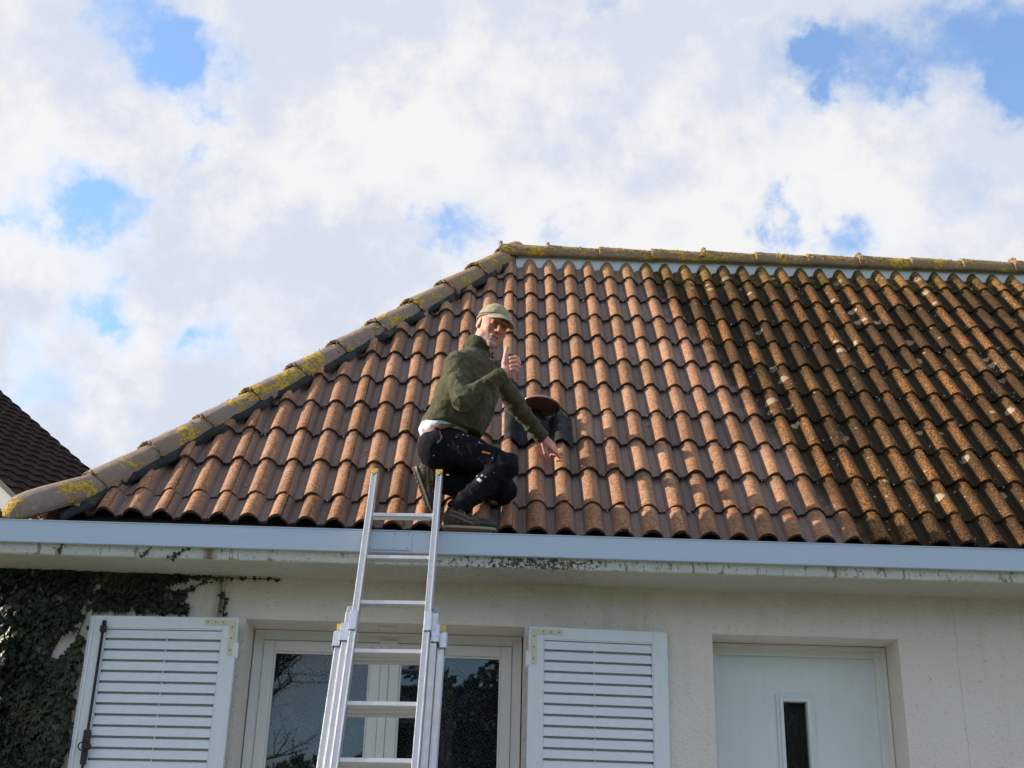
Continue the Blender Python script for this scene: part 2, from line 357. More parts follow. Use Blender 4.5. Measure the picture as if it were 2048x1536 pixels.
def lead_material():
    m, t, b = mat('dark_flashing'); pos = wpos(t)
    n1 = t.noise(pos, 35, 6, .65); n2 = t.noise(pos, 8, 5, .6)
    c = t.mix(n1.outputs['Fac'], (.009, .010, .011), (.036, .040, .042))
    c = t.mix(t.ramp(n2.outputs['Fac'], .58, .72, 0, .5), c, (.10, .10, .06))
    P(t, b, col=c, rough=.7, spec=.2, normal=bump(t, n1.outputs['Fac'], .010))
    return m
MATS['lead'] = lead_material()
MATS['deck'] = simple('dark_underlay', (.012, .010, .009), .95)
MATS['mortar'] = simple('brown_mortar', (.36, .24, .14), .95, var=.45, vscale=120, bmp=.012, bscale=150)
MATS['mortar_w'] = simple('pale_mortar_crumb', (.52, .47, .40), .95, var=.3, vscale=120, bmp=.01, bscale=150)
MATS['dish'] = simple('brown_painted_metal', (.25, .120, .125), .22, .0, var=.18, vscale=30, spec=.6)
MATS['dark'] = simple('dark_room', (.010, .011, .013), .9)

def glass_material():
    m, t, b = mat('window_glass'); t.n.remove(b)
    out = [n for n in t.n if n.type == 'OUTPUT_MATERIAL'][0]
    gl = t.add('ShaderNodeBsdfGlossy', {'Roughness': .015, 'Color': (.9, .95, 1, 1)})
    tr = t.add('ShaderNodeBsdfTransparent', {'Color': (.86, .90, .90, 1)})
    fr = t.add('ShaderNodeFresnel', {'IOR': 1.5})
    f = t.math('ADD', t.math('MULTIPLY', fr.outputs[0], .85), .01, clamp=True)
    mx = t.add('ShaderNodeMixShader', {0: f, 1: tr.outputs[0], 2: gl.outputs[0]})
    t.l.new(mx.outputs[0], out.inputs[0])
    return m
MATS['glass'] = glass_material()
def bubble_material():
    m, t, b = mat('bubble_wrap_insulation'); pos = wpos(t)
    n = t.noise(pos, 5, 4, .6); crk = t.noise(pos, 22, 6, .7, 1.5)
    v = t.add('ShaderNodeMapping', {'Vector': t.scalev(pos, (1.0, 0.0, 1.15)), 'Rotation': (0, math.radians(30), 0)}).outputs[0]
    vo = t.vor(v, 50, rnd_=.18)
    dome = t.ramp(vo.outputs['Distance'], .15, .48, 1, 0)
    c = t.mix(dome, (.014, .017, .019), (.135, .150, .158))
    wr = t.ramp(crk.outputs['Fac'], .52, .60)
    c = t.mix(t.math('MULTIPLY', wr, t.ramp(n.outputs['Fac'], .42, .6)), c, (.20, .24, .27))
    gx = t.ramp(sep(t, pos)[2], -1.2, -.9, .5, 0)
    c = t.mix(t.math('MULTIPLY', gx, t.ramp(n.outputs['Fac'], .5, .6)), c, (.030, .06, .022))
    h = t.math('ADD', dome, t.math('MULTIPLY', crk.outputs['Fac'], 2.2))
    P(t, b, col=c, rough=.16, spec=.9, normal=bump(t, h, .010))
    return m
MATS['bubble'] = bubble_material()

def leaf_material():
    m, t, b = mat('ivy_leaf'); pos = wpos(t)
    n = t.noise(pos, 30, 3, .6); n2 = t.noise(pos, 4, 3, .5)
    c = t.mix(t.ramp(n.outputs['Fac'], .35, .65), (.006, .012, .006), (.018, .030, .013))
    c = t.mix(t.ramp(n2.outputs['Fac'], .5, .75, 0, .5), c, (.075, .09, .03))
    a = t.add('ShaderNodeAttribute', attribute_name='tint')
    c = t.mix(a.outputs['Fac'], c, (.20, .23, .13))
    P(t, b, col=c, rough=.42, spec=.35)
    return m
MATS['leaf'] = leaf_material()
MATS['stem'] = simple('ivy_stem', (.045, .030, .018), .9, var=.3, bmp=.004)

def fabric_attr(name, rough, sheen=0.0, bscale=400, bd=.002, spec=.3, wr=0, sss=0):
    m, t, b = mat(name); pos = wpos(t)
    a = t.add('ShaderNodeAttribute', attribute_name='col').outputs['Color']
    n = t.noise(pos, bscale, 3, .7); n2 = t.noise(pos, 14, 5, .6)
    c = t.mix(.30, a, t.mix(1.0, a, t.add('ShaderNodeCombineColor', {0: t.ramp(n2.outputs['Fac'], .3, .7, .6, 1.35), 1: t.ramp(n2.outputs['Fac'], .3, .7, .6, 1.35), 2: t.ramp(n2.outputs['Fac'], .3, .7, .6, 1.35)}).outputs[0], 'MULTIPLY'))
    h = n.outputs['Fac']
    if wr: h = t.math('ADD', t.math('MULTIPLY', h, .25), t.math('MULTIPLY', t.noise(pos, 26, 4, .55, .8).outputs['Fac'], wr))
    P(t, b, col=c, rough=rough, normal=bump(t, h, bd), spec=spec, sheen=sheen, sss=sss)
    if sss:
        b.inputs['Subsurface Radius'].default_value = (.012, .004, .002); b.inputs['Subsurface Scale'].default_value = .5
    return m
MATS['skin'] = fabric_attr('skin', .52, bscale=300, bd=.0015, spec=.4, sss=.15)
MATS['fleece'] = fabric_attr('olive_fleece', .95, .12, 500, .009, .1, wr=1.8)
MATS['trousers'] = fabric_attr('black_work_cloth', .85, .0, 500, .004, .08, wr=1.4)
MATS['cloth'] = fabric_attr('cotton', .85, .1, 500, .002, .2, wr=.6)
MATS['shoe'] = fabric_attr('shoe_leather', .55, 0, 250, .002, .4, wr=.4)

# ------------------------------------------------------------------ ground
def ground_material():
    m, t, b = mat('grass_ground'); pos = wpos(t)
    n = t.noise(pos, 1.2, 6, .6); n2 = t.noise(pos, 40, 4, .7)
    c = t.mix(n.outputs['Fac'], (.045, .075, .022), (.10, .11, .045))
    c = t.mix(t.ramp(n2.outputs['Fac'], .4, .7), c, (.03, .05, .015))
    P(t, b, col=c, rough=.95, normal=bump(t, n2.outputs['Fac'], .04)); return m
GZ = -3.33
g = MB().quad((-300, -300, GZ), (300, -300, GZ), (300, 300, GZ), (-300, 300, GZ)).build('ground', ground_material()); g['kind'] = 'structure'
tm = simple('terrace_slabs', (.29, .275, .25), .9, var=.2, vscale=6, bmp=.005)
g = MB().box(-4.5, 6, -3.2, .285, GZ + .004, GZ + .06).build('terrace', tm); g['kind'] = 'structure'

# ------------------------------------------------------------------ the house
house = thing('house', 'cream rendered bungalow with steep clay tiled hipped roof, white louvred shutters and pale door', 'house', (0, .29, GZ))
WY = .29; XL = -2.99; XR = 4.75; SOF = -.188
WIN = (-1.490, -.048, -1.82, -.407); DOOR = (.925, 1.896, -2.53, -.416)
# front wall with two openings, 0.34 m thick; reveals belong to it
def wall_mesh():
    b = MB(); xs = sorted({XL, XR, WIN[0], WIN[1], DOOR[0], DOOR[1]}); zs = sorted({GZ, SOF + .03, WIN[2], WIN[3], DOOR[2], DOOR[3]})
    for i in range(len(xs) - 1):
        for j in range(len(zs) - 1):
            cx = (xs[i] + xs[i + 1]) / 2; cz = (zs[j] + zs[j + 1]) / 2
            if WIN[0] < cx < WIN[1] and WIN[2] < cz < WIN[3]: continue
            if DOOR[0] < cx < DOOR[1] and DOOR[2] < cz < DOOR[3]: continue
            b.quad((xs[i], WY, zs[j]), (xs[i + 1], WY, zs[j]), (xs[i + 1], WY, zs[j + 1]), (xs[i], WY, zs[j + 1]))
    for (a, c, z0, z1) in (WIN, DOOR):
        D = .62
        b.quad((a, WY, z0), (a, D, z0), (a, D, z1), (a, WY, z1)); b.quad((c, WY, z0), (c, WY, z1), (c, D, z1), (c, D, z0))
        b.quad((a, WY, z1), (a, D, z1), (c, D, z1), (c, WY, z1)); b.quad((a, WY, z0), (c, WY, z0), (c, D, z0), (a, D, z0))
    # end and back walls
    zt = SOF + .03
    b.quad((XL, WY, GZ), (XL, 4.6, GZ), (XL, 4.6, zt), (XL, WY, zt)); b.quad((XR, WY, GZ), (XR, WY, zt), (XR, 4.6, zt), (XR, 4.6, GZ))
    b.quad((XL, 4.6, GZ), (XR, 4.6, GZ), (XR, 4.6, zt), (XL, 4.6, zt))
    me = b.mesh('wall')
    bm = bmesh.new(); bm.from_mesh(me); bmesh.ops.remove_doubles(bm, verts=bm.verts, dist=1e-4)
    bmesh.ops.recalc_face_normals(bm, faces=bm.faces); bm.to_mesh(me); bm.free(); return me
obj('wall', wall_mesh(), MATS['wall'], house)
MB().box(-2.95, 4.6, .9, .95, GZ, SOF - .01).build('interior_partition', MATS['dark'], house)
MB().box(XL + .01, 4.70, .625, 4.58, SOF - .002, SOF + .02).box(XL + .01, 4.70, .312, .6245, SOF + .005, SOF + .022).build('ceiling', MATS['dark'], house)
# concrete cornice (soffit slab); the arris is uneven
def cornice():
    n = 260; v = []; f = []
    X0, X1 = -3.0, 4.9
    for i in range(n + 1):
        x = X0 + (X1 - X0) * i / n
        j = rnd.uniform(-.0022, .0022) + .0015 * math.sin(x * 9)
        v += [(x, -.060, -.125), (x, -.060 + rnd.uniform(-.001, .001), -.181 + j), (x, -.052, SOF + j * .5), (x, WY + .02, SOF), (x, WY + .02, -.11), ]
    for i in range(n):
        for k in range(5):
            a = i * 5 + k; c = i * 5 + (k + 1) % 5
            f.append((a, c, c + 5, a + 5))
    return mesh('cornice', v, f)
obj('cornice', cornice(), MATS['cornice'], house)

# gutter: box section, runs on along the gable side
GY0, GY1 = -.090, .030
gb = MB()
prof = [(-.090, -.132), (-.090, -.026), (-.0945, -.023), (-.0945, -.019), (-.088, -.019), (-.086, -.026), (-.086, -.128), (.026, -.128), (.026, -.025), (.030, -.025), (.030, -.132)]
def sweep(b, prof, pts):      # profile (y,z) swept along x
    n0 = len(b.v); k = len(prof)
    for x, sy in pts:
        for (y, z) in prof: b.v.append(Vector((x, y + sy, z)))
    for i in range(len(pts) - 1):
        for q in range(k):
            a = n0 + i * k + q; c = n0 + i * k + (q + 1) % k
            b.f.append([a, c, c + k, a + k])
    b.f.append([n0 + q for q in range(k)]); b.f.append([n0 + (len(pts) - 1) * k + q for q in range(k)][::-1])
sweep(gb, prof, [(-2.86, 0), (-1.6, .0006), (-.6, -.0006), (1.2, .0008), (3.0, 0), (4.95, 0)])
gutter = gb.build('gutter', MATS['gutter'], house)
# side run of gutter, butted to the corner
gs = MB()
gs.box(-2.98, -2.864, -.090, 4.7, -.132, -.128).box(-2.984, -2.980, -.090, 4.7, -.132, -.019).box(-2.98, -2.864, -.094, -.090, -.132, -.019)
gs.build('side_run', MATS['gutter'], gutter)
jp = MB().box(-.856, -.634, -.0965, -.0925, -.121, -.031).build('joint_plate', MATS['gutter'], gutter, bevel=.0008)
sb = MB()
for x in (-.84, -.72, -.652):
    for z in (-.112, -.040): sb.tube([(x, -.0960, z), (x, -.0985, z)], .0030, 8)
sb.build('rivet', MATS['screw'], gutter)['kind'] = 'stuff'
# eaves board under the tile ends
MB().box(-2.80, 4.9, .031, .055, -.12, -.012).build('eaves_board', MATS['gutter_in'], house)

# ------------------------------------------------------------------ roof
RK = 2.457; HK = -2.66           # ridge run; hip line x - y = HK
def rp(x, v, h=0):               # roof plane -> world
    return Vector((x, v * CT - h * ST, v * ST + h * CT))
deck = MB()
hh = -.085
a0 = (-2.66 + .0, .05, .05 * TT + hh / CT)
dk = lambda x, y: (x, y, y * TT + hh / CT)
deck.quad(dk(-2.60, .05), dk(4.75, .05), dk(4.75, RK), dk(HK + RK, RK))
bk = lambda x, y: (x, y, (2 * RK - y) * TT + hh / CT)
deck.quad((HK + RK, RK, RK * TT + hh / CT), (4.75, RK, RK * TT + hh / CT), bk(4.75, 2 * RK - .05), bk(-2.60, 2 * RK - .05))
sdz = lambda x: (x - HK) * TT + hh / CT
deck.quad((-2.60, .05, sdz(-2.60)), (HK + RK, RK, sdz(HK + RK)), (-2.60, 2 * RK - .05, sdz(-2.60)))
roof = deck.build('roof', MATS['deck'], house)
# right gable triangle below the deck
MB().quad((4.70, .06, -.1), (4.70, 2 * RK - .06, -.1), (4.70, RK, RK * TT - .15)).build('gable_wall', MATS['wall'], house)

RH = .050
def tz(x):
    """height of the double-roll tile across its 0.30 m width; x = 0 is the seam on a roll's right flank"""
    best = -RH
    for c, lo, hi in ((-.02, 0, .036), (.13, .074, .186), (.28, .224, .31)):
        if lo <= x <= hi:
            d = abs(x - c) / .056
            z = -RH + RH * max(0.0, 1 - min(1, d) ** 1.85) ** .74
            best = max(best, z)
    for c in (.066, .216):
        best = max(best, -RH + .0045 * max(0, 1 - abs(x - c) / .006))
    if x < .04: best -= .0085
    return best
XS = [0, .008, .016, .024, .030, .034, .037, .050, .060, .0655, .072, .0745, .077, .081, .087, .095, .105, .116, .13, .144, .155, .165, .173, .179, .183, .186, .200, .210, .2155, .222, .2245, .227, .231, .237, .245, .255, .266, .28, .291, .297, .2995]
def tile_mesh(seed, L=.395, chip=.003):
    r = random.Random(seed); v = []; nx = len(XS); T = .0155
    ys = [0, .006, .10, .20, .30, L]
    jit = [r.uniform(-chip, chip) for _ in XS]
    wob = [r.uniform(-.0006, .0006) for _ in XS]
    for s in (0, 1):
        for j, y in enumerate(ys):
            for i, x in enumerate(XS):
                z = tz(x) + wob[i]
                yy = y + (jit[i] if j < 2 else 0)
                if j == 0: z -= .0025
                tilt = -.0180 * y / ROW
                v.append((x, yy, z + tilt - (T if s else 0)))
    f = []; ny = len(ys)
    for j in range(ny - 1):
        for i in range(nx - 1):
            a = j * nx + i; f.append((a, a + 1, a + nx + 1, a + nx)); b_ = nx * ny + a; f.append((b_, b_ + nx, b_ + nx + 1, b_ + 1))
    o = nx * ny
    for i in range(nx - 1): f.append((i, i + o, i + o + 1, i + 1)); a = (ny - 1) * nx + i; f.append((a, a + 1, a + o + 1, a + o))
    for j in range(ny - 1):
        a = j * nx; f.append((a, a + nx, a + nx + o, a + o)); a = j * nx + nx - 1; f.append((a, a + o, a + nx + o, a + nx))
    me = mesh('tile', v, f)
    me.materials.append(MATS['tile'])
    # smooth across, sharp at the butt
    sm = []
    for p in me.polygons:
        sm.append(abs(p.normal.y) < .6)
    me.polygons.foreach_set('use_smooth', sm)
    return me
TILES = [tile_mesh(s, chip=c) for s, c in ((1, .0012), (2, .0016), (3, .0035), (4, .001), (5, .002), (6, .001))]
def v0_row0(i):
    pts = [(-18, .47), (-14, .42), (-10, .39), (-8, .34), (-4, .29), (0, .25), (5, .262), (9, .247), (12, .25), (20, .21), (30, .2)]
    for (a, va), (b_, vb) in zip(pts, pts[1:]):
        if a <= i <= b_: return va + (vb - va) * (i - a) / (b_ - a)
    return pts[-1][1]
RBASE = Matrix.Rotation(TH, 4, 'X')
tile_n = 0
def clip_mesh(me, M, planes):
    bm = bmesh.new(); bm.from_mesh(me); Mi = M.inverted()
    for co, no in planes:
        lc = Mi @ Vector(co); ln = (M.to_3x3().transposed() @ Vector(no)).normalized()
        r_ = bmesh.ops.bisect_plane(bm, geom=bm.verts[:] + bm.edges[:] + bm.faces[:], plane_co=lc, plane_no=ln, clear_outer=True)
        edges = [e for e in r_['geom_cut'] if isinstance(e, bmesh.types.BMEdge)]
        if edges:
            try: bmesh.ops.holes_fill(bm, edges=edges, sides=0)
            except Exception: pass
    if not bm.faces: bm.free(); return None
    m2 = bpy.data.meshes.new('tile'); bm.to_mesh(m2); bm.free()
    for mm in me.materials: m2.materials.append(mm)
    return m2
HIPN = Vector((-1, 1, 0)).normalized()
for j in range(11):
    kmax = 29
    for k in range(-21, 31, 2):
        if k > kmax: continue
        x = k * .15 + .02
        v = j * ROW if j else ROW * v0_row0(k)
        if j == 0:
            yy = 0
        dx = rnd.uniform(-.0015, .0015); dv = rnd.uniform(-.003, .003) if j else 0
        dv -= .011 if (j and rnd.random() < .07) else 0
        M = Matrix.Translation(rp(x + dx, v + dv, rnd.uniform(-.001, .003))) @ RBASE @ Matrix.Rotation(rnd.uniform(-.009, .009), 4, 'Z') @ Matrix.Rotation(rnd.uniform(-.006, .006), 4, 'Y')
        if j == 0:
            slope = (v0_row0(k + 2) - v0_row0(k)) * ROW / .30
            M = M @ Matrix.Rotation(slope, 4, 'Z')
        y0 = v * CT; y1 = (v + .40) * CT
        if x + .30 - y0 < HK + .04: continue
        me = TILES[rnd.choice([0, 0, 1, 2, 3, 3, 4, 5])]
        pl = []
        if x - y1 < HK + .06: pl.append(((HK + .035, 0, 0), HIPN))
        if j == 0: pl.append((tuple(rp(0, 0.345, 0) + Vector((0, 0, 0))), (0, CT, ST)))
        if y1 > RK - .03: pl.append(((0, RK - .03, 0), (0, 1, 0)))
        if pl:
            me = clip_mesh(me, M, pl)
            if me is None: continue
        obj('tile', me, None, roof, M=M); tile_n += 1

# the gable-side and back slopes, out of the photo's sight: one joined sheet of the same double rolls each
def far_slope(pts_fn, n_roll, rows, name):
    b = MB()
    return b
def roll_sheet(name, W, H, M, planes):
    xs = []; i = 0
    while i * .30 < W:
        xs += [(i * .30 + x, tz(x)) for x in XS[2::3]]; i += 1
    v = []; f = []; rows = int(H / ROW) + 1
    for r_ in range(rows):
        for (yy, dz) in ((0, 0), (ROW - .001, -.0180)):
            for x, z in xs: v.append((x, r_ * ROW + yy, z + dz))
    n = len(xs)
    for r_ in range(rows * 2 - 1):
        for i in range(n - 1):
            a = r_ * n + i; f.append((a, a + 1, a + n + 1, a + n))
    me = mesh(name, v, f); me.materials.append(MATS['tile'])
    m2 = clip_mesh(me, M, planes)
    o = obj(name, m2, None, roof, M=M, smooth=True); o['kind'] = 'stuff'; return o
# left slope rises towards +x
ML = Matrix.Translation((-2.62, 5.0, .04 * TT)) @ Matrix.Rotation(-math.pi / 2, 4, 'Z') @ Matrix.Rotation(TH, 4, 'X')
roll_sheet('side_slope_tiles', 5.0, 3.9, ML, [((HK - .035, 0, 0), tuple(-HIPN)), ((0, 2 * RK + HK * 0, 0), (0, 1, 0)), ((-.20, RK, 0), (1, 0, 0)), ((HK - .035, 2 * RK, 0), (1, 1, 0))])
MR = Matrix.Translation((4.75, 2 * RK, 0.0)) @ Matrix.Rotation(math.pi, 4, 'Z') @ Matrix.Rotation(TH, 4, 'X')
roll_sheet('back_slope_tiles', 7.5, 3.9, MR, [((0, RK + .03, 0), (0, -1, 0)), ((HK - .035, 2 * RK, 0), (-1, -1, 0))])

# cap tiles: tapered half rounds whose butt rides over the head of the one below
def cap_mesh(name, L, r0, r1, rnose=0):
    v = []; seg = 20; T = .013; a0 = math.radians(-8); a1 = math.radians(188)
    st = [(0, r0 - .002), (.006, r0), (.03, r0 - .001)] + [(L * q_, r0 + (r1 - r0) * q_) for q_ in (.2, .35, .5, .65, .8, 1)]
    lump = {}
    for s in (0, 1):
        for y, r in st:
            for k in range(seg + 1):
                a = a0 + (a1 - a0) * k / seg; rr = r - (T if s else 0)
                ca, sa = math.cos(a), math.sin(a)
                hx = abs(ca) ** .9 * (1 if ca > 0 else -1)
                jx = lump.setdefault((y, k), rnd.uniform(-.0016, .0016) * (1 if y < .01 else 1.3)); rr += jx
                v.append((rr * hx, y + (jx if y < .01 else 0), rr * (sa * 1.02 if sa > 0 else sa * 2.2)))
    f = []; n = seg + 1; o = n * len(st)
    for j in range(len(st) - 1):
        for k in range(seg):
            a = j * n + k; f.append((a, a + n, a + n + 1, a + 1)); c = a + o; f.append((c, c + 1, c + n + 1, c + n))
    for k in range(seg): f.append((k, k + 1, k + 1 + o, k + o)); a = (len(st) - 1) * n + k; f.append((a, a + o, a + o + 1, a + 1))
    for j in range(len(st) - 1):
        a = j * n; f.append((a, a + o, a + o + n, a + n)); a = j * n + seg; f.append((a, a + n, a + n + o, a + o))
    me = mesh(name, v, f); me.materials.append(MATS['cap'])
    me.polygons.foreach_set('use_smooth', [abs(p.normal.y) < .6 for p in me.polygons]); return me
def mortar_mesh(r, seed):
    rr = random.Random(seed); b = MB()
    for k in range(26):
        a = math.radians(5 + 170 * k / 25 + rr.uniform(-3, 3)); s = rr.uniform(.004, .0085)
        x, z = (r - .004) * math.cos(a), (r - .004) * math.sin(a)
        c = Vector((x, rr.uniform(-.006, .008), z)); Q = Matrix.Translation(c) @ Matrix.Rotation(rr.uniform(0, 3), 4, 'Y') @ Matrix.Rotation(rr.uniform(0, 3), 4, 'X')
        b.box(-s, s, -s, s, -s * .7, s * .7, Q)
    return b.mesh('mortar')
HD = Vector((1, 1, TT)).normalized(); HS = Vector((1, -1, 0)).normalized(); HU = HS.cross(HD)
CAPS = [cap_mesh('hip_cap', .452, .119, .106) for _ in range(3)]
CAP_END = cap_mesh('hip_cap', .17, .119, .114)
def frame(x, y, z, o): return Matrix(((x[0], y[0], z[0], o[0]), (x[1], y[1], z[1], o[1]), (x[2], y[2], z[2], o[2]), (0, 0, 0, 1)))
mo = [mortar_mesh(.119, s) for s in (1, 2)]
for me in mo: me.materials.append(MATS['mortar'])
rise = [.052, .040, .032, .034, .036, .036, .040, .046, .050, .054, .058]
for k in range(11):
    t_ = .240 + .2178 * k
    p = Vector((HK + t_, t_, t_ * TT + rise[k]))
    top = p                                        # crown point of the butt
    cen = top - HU * .119
    d2 = (HD + HU * -.034).normalized()
    if k == 0: d2 = (HD + HU * -.045).normalized()
    u2 = HS.cross(d2)
    M = frame(HS, d2, u2, cen) @ Matrix.Rotation(rnd.uniform(-.02, .02), 4, 'Y') @ Matrix.Rotation(rnd.uniform(-.008, .008), 4, 'Z')
    hc = obj('hip_cap', CAPS[k % 3] if k < 10 else CAP_END, None, roof, M=M)
    m_ = obj('mortar', mo[k % 2], None, roof, M=M @ Matrix.Translation((0, .004, 0))); m_['kind'] = 'stuff'
# rounded starter piece at the eaves corner
def starter():
    v = []; f = []; seg = 20; L = .60; n = seg + 1
    st = [(0.0, .012), (.004, .030), (.014, .052), (.032, .072), (.058, .090), (.095, .100), (.15, .108), (.25, .111), (L, .106)]
    for s in (0, 1):
        for y, r in st:
            for k in range(n):
                a = math.radians(-8 + 196 * k / seg); rr = max(.004, r - (.013 if s else 0)); sa = math.sin(a)
                v.append((rr * math.cos(a) * 1.05, y + (.012 if s else 0), rr * (sa if sa > 0 else sa * 2.0)))
    o = n * len(st)
    for j in range(len(st) - 1):
        for k in range(seg):
            a = j * n + k; f.append((a, a + n, a + n + 1, a + 1)); c = a + o; f.append((c, c + 1, c + n + 1, c + n))
    for k in range(seg): a = (len(st) - 1) * n + k; f.append((a, a + o, a + o + 1, a + 1))
    for j in range(len(st) - 1):
        a = j * n; f.append((a, a + o, a + o + n, a + n)); a = j * n + seg; f.append((a, a + n, a + n + o, a + o))
    f.append(tuple(range(seg, -1, -1)))
    me = mesh('hip_cap', v, f); me.materials.append(MATS['cap']); return me
A_ = Vector((HK - .035, -.035, .118)); B_ = Vector((HK + .30, .30, .30 * TT + .010))
d2 = (B_ - A_).normalized(); u2 = HS.cross(d2)
Mst = frame(HS, d2, u2, A_ - u2 * .108 - d2 * .055)
obj('hip_cap', starter(), None, roof, M=Mst, smooth=True, label='rounded starter cap at the foot of the hip')

# ridge caps, butts facing left
RD = Vector((1, 0, 0)); RS = Vector((0, -1, 0)); RU = Vector((0, 0, 1))
RC = [cap_mesh('ridge_cap', .45, .100, .090) for _ in range(3)]
for k in range(-1, 12):
    x = .130 + .4055 * k
    if k == -1: x = -.235
    crown = RK * TT + (.052 if k >= 0 else .040)
    M = frame(RS, RD, RU, Vector((x, RK, crown - .100 + (0 if k >= 0 else .012)))) @ Matrix.Rotation(-.022 if k >= 0 else .0, 4, 'X') @ Matrix.Rotation(rnd.uniform(-.03, .03), 4, 'Y')
    obj('ridge_cap', RC[k % 3], None, roof, M=M)
    if k == -1 or k % 3 == 0:
        o_ = obj('mortar', mo[1], None, roof, M=M @ Matrix.Translation((0, .004, 0))); o_['kind'] = 'stuff'
def cushions(n, seed, ridge):
    r = random.Random(seed); b = MB()
    for _ in range(n):
        a = math.radians(r.uniform(15, 165)); s_ = r.uniform(.0025, .0085) * (1.5 if r.random() < .12 else 1)
        if ridge:
            x = -.22 + 4.9 * r.random(); x += .03 * math.sin(x * 40)
            c = Vector((x, RK - .100 * math.cos(a), RK * TT + .053 - .100 + .100 * math.sin(a) - .019 * (((x - .13) % .4055) / .4055)))
        else:
            q_ = r.random() ** .55; t_ = .30 + 2.1 * q_; c = Vector((HK + t_, t_, t_ * TT + .035)) - HU * .119 + HS * (.106 * math.cos(a)) + HU * (.106 * math.sin(a))
        Q = Matrix.Translation(c) @ Matrix.Rotation(r.uniform(0, 6), 4, 'Z') @ Matrix.Rotation(r.uniform(0, 6), 4, 'X')
        k = len(b.v)
        for v_ in ((1, 0, 0), (-1, 0, 0), (0, 1, 0), (0, -1, 0), (0, 0, 1), (0, 0, -1)): b.v.append(Q @ (Vector(v_) * s_ * r.uniform(.7, 1.2)))
        for f_ in ((0, 2, 4), (2, 1, 4), (1, 3, 4), (3, 0, 4), (2, 0, 5), (1, 2, 5), (3, 1, 5), (0, 3, 5)): b.f.append([k + i for i in f_])
    return b
def moss_mat():
    m, t, b = mat('moss_and_lichen'); pos = wpos(t); n = t.noise(pos, 30, 4, .7); n2 = t.noise(pos, 110, 3, .7)
    c = t.mix(t.ramp(n.outputs['Fac'], .42, .58), (.17, .13, .035), (.48, .34, .05)); c = t.mix(t.ramp(n2.outputs['Fac'], .5, .62, 0, .8), c, (.30, .27, .22))
    P(t, b, col=c, rough=.95, spec=.1); return m
MATS['moss'] = moss_mat()
for n_, s_, rg_ in ((2600, 5, True), (900, 6, False)):
    o_ = cushions(n_, s_, rg_).build('moss_cushions', MATS['moss'], roof); o_['kind'] = 'stuff'
# pale closure strip seen between ridge caps and tile heads
MB().box(-.19, 4.75, RK - .056, RK - .050, RK * TT - .20, RK * TT - .045).build('closure_strip', MATS['strip'], roof)
# dark wavy flashing under the hip caps
def flash():
    v = []; f = []; n = 150; r = random.Random(3)
    ph = 0; w1 = 0
    for i in range(n + 1):
        t_ = .13 + 2.28 * i / n
        wav = .012 * math.sin(t_ * 29 + 1.3 * math.sin(t_ * 7)) + .008 * math.sin(t_ * 61) + r.uniform(-.004, .004)
        for q, (off_, h) in enumerate(((.05, -.002), (.105, -.012), (.122 + wav * .8, -.012 + abs(wav) * .5), (.146 + wav * 1.9, -.026 + wav * .9))):
            # off_: distance from the hip line measured down the roof slope across the hip
            x = HK + t_ + off_ * .707; y = t_ - off_ * .707
            v.append((x, y, y * TT + (h + .004) / CT))
    for i in range(n):
        for q in range(3):
            a = i * 4 + q; f.append((a, a + 1, a + 5, a + 4))
    me = mesh('hip_flashing', v, f)
    return me
fo = obj('hip_flashing', flash(), MATS['lead'], roof, smooth=True)
sm_ = fo.modifiers.new('thick', 'SOLIDIFY'); sm_.thickness = .003; sm_.offset = -1
# side mirror so the cap is bedded on both slopes
# crumbs of pale mortar lying in the channels
cb = MB(); r = random.Random(11)
for _ in range(330):
    j = r.randint(1, 10); k = r.randint(-17, 26); x = k * .15 + .075 + r.uniform(-.014, .014); v = j * ROW + r.uniform(-.028, -.004) if r.random() < .7 else r.uniform(.2, 3.6)
    if x - v * CT < HK + .25: continue
    if r.random() < .5 and x > 1.4: continue
    s = r.uniform(.0022, .0062); p = rp(x, v, -RH + .002)
    cb.box(-s, s, -s, s, -s * .6, s * .6, Matrix.Translation(p) @ Matrix.Rotation(r.uniform(0, 3), 4, 'Z') @ Matrix.Rotation(r.uniform(0, 3), 4, 'X'))
cb.build('mortar_crumbs', MATS['mortar_w'], roof)['kind'] = 'stuff'

# roof vent: shallow brown dish over a moulded dark flashing sheet
vent = bpy.data.objects.new('roof_vent', None)
def lathe(profile, seg=40):
    v = []; f = []
    for r_, z in profile:
        for k in range(seg):
            a = 2 * math.pi * k / seg; v.append((r_ * math.cos(a), r_ * math.sin(a), z))
    for i in range(len(profile) - 1):
        for k in range(seg): f.append((i * seg + k, i * seg + (k + 1) % seg, (i + 1) * seg + (k + 1) % seg, (i + 1) * seg + k))
    return v, f
def drape():
    # sheet of flashing dressed over the rolls, lying on tiles i = -1.3 .. 1.5, courses 2.8 .. 4.1
    v = []; f = []; nx, ny = 60, 24
    x0, x1, v0, v1 = -.180, .225, 2.80 * ROW, 3.80 * ROW
    for j in range(ny + 1):
        for i in range(nx + 1):
            x = x0 + (x1 - x0) * i / nx; vv = v0 + (v1 - v0) * j / ny
            xl = (x - .02 - .15) % .30
            dent = .004 * math.sin(x * 60 + vv * 9) * math.sin(vv * 40)
            hz_ = tz(xl) + .0145 + dent - .008 * max(0, (vv - v0) / (v1 - v0))
            mid = math.exp(-((x - .02) / .085) ** 2) * math.exp(-((vv - 3.55 * ROW) / .15) ** 2)
            edge = .006 * math.sin(x * 45) if j == 0 else 0
            v.append(tuple(rp(x, vv + edge, hz_ + mid * .03)))
    for j in range(ny):
        for i in range(nx): a = j * (nx + 1) + i; f.append((a, a + 1, a + nx + 2, a + nx + 1))
    return mesh('flashing_sheet', v, f)
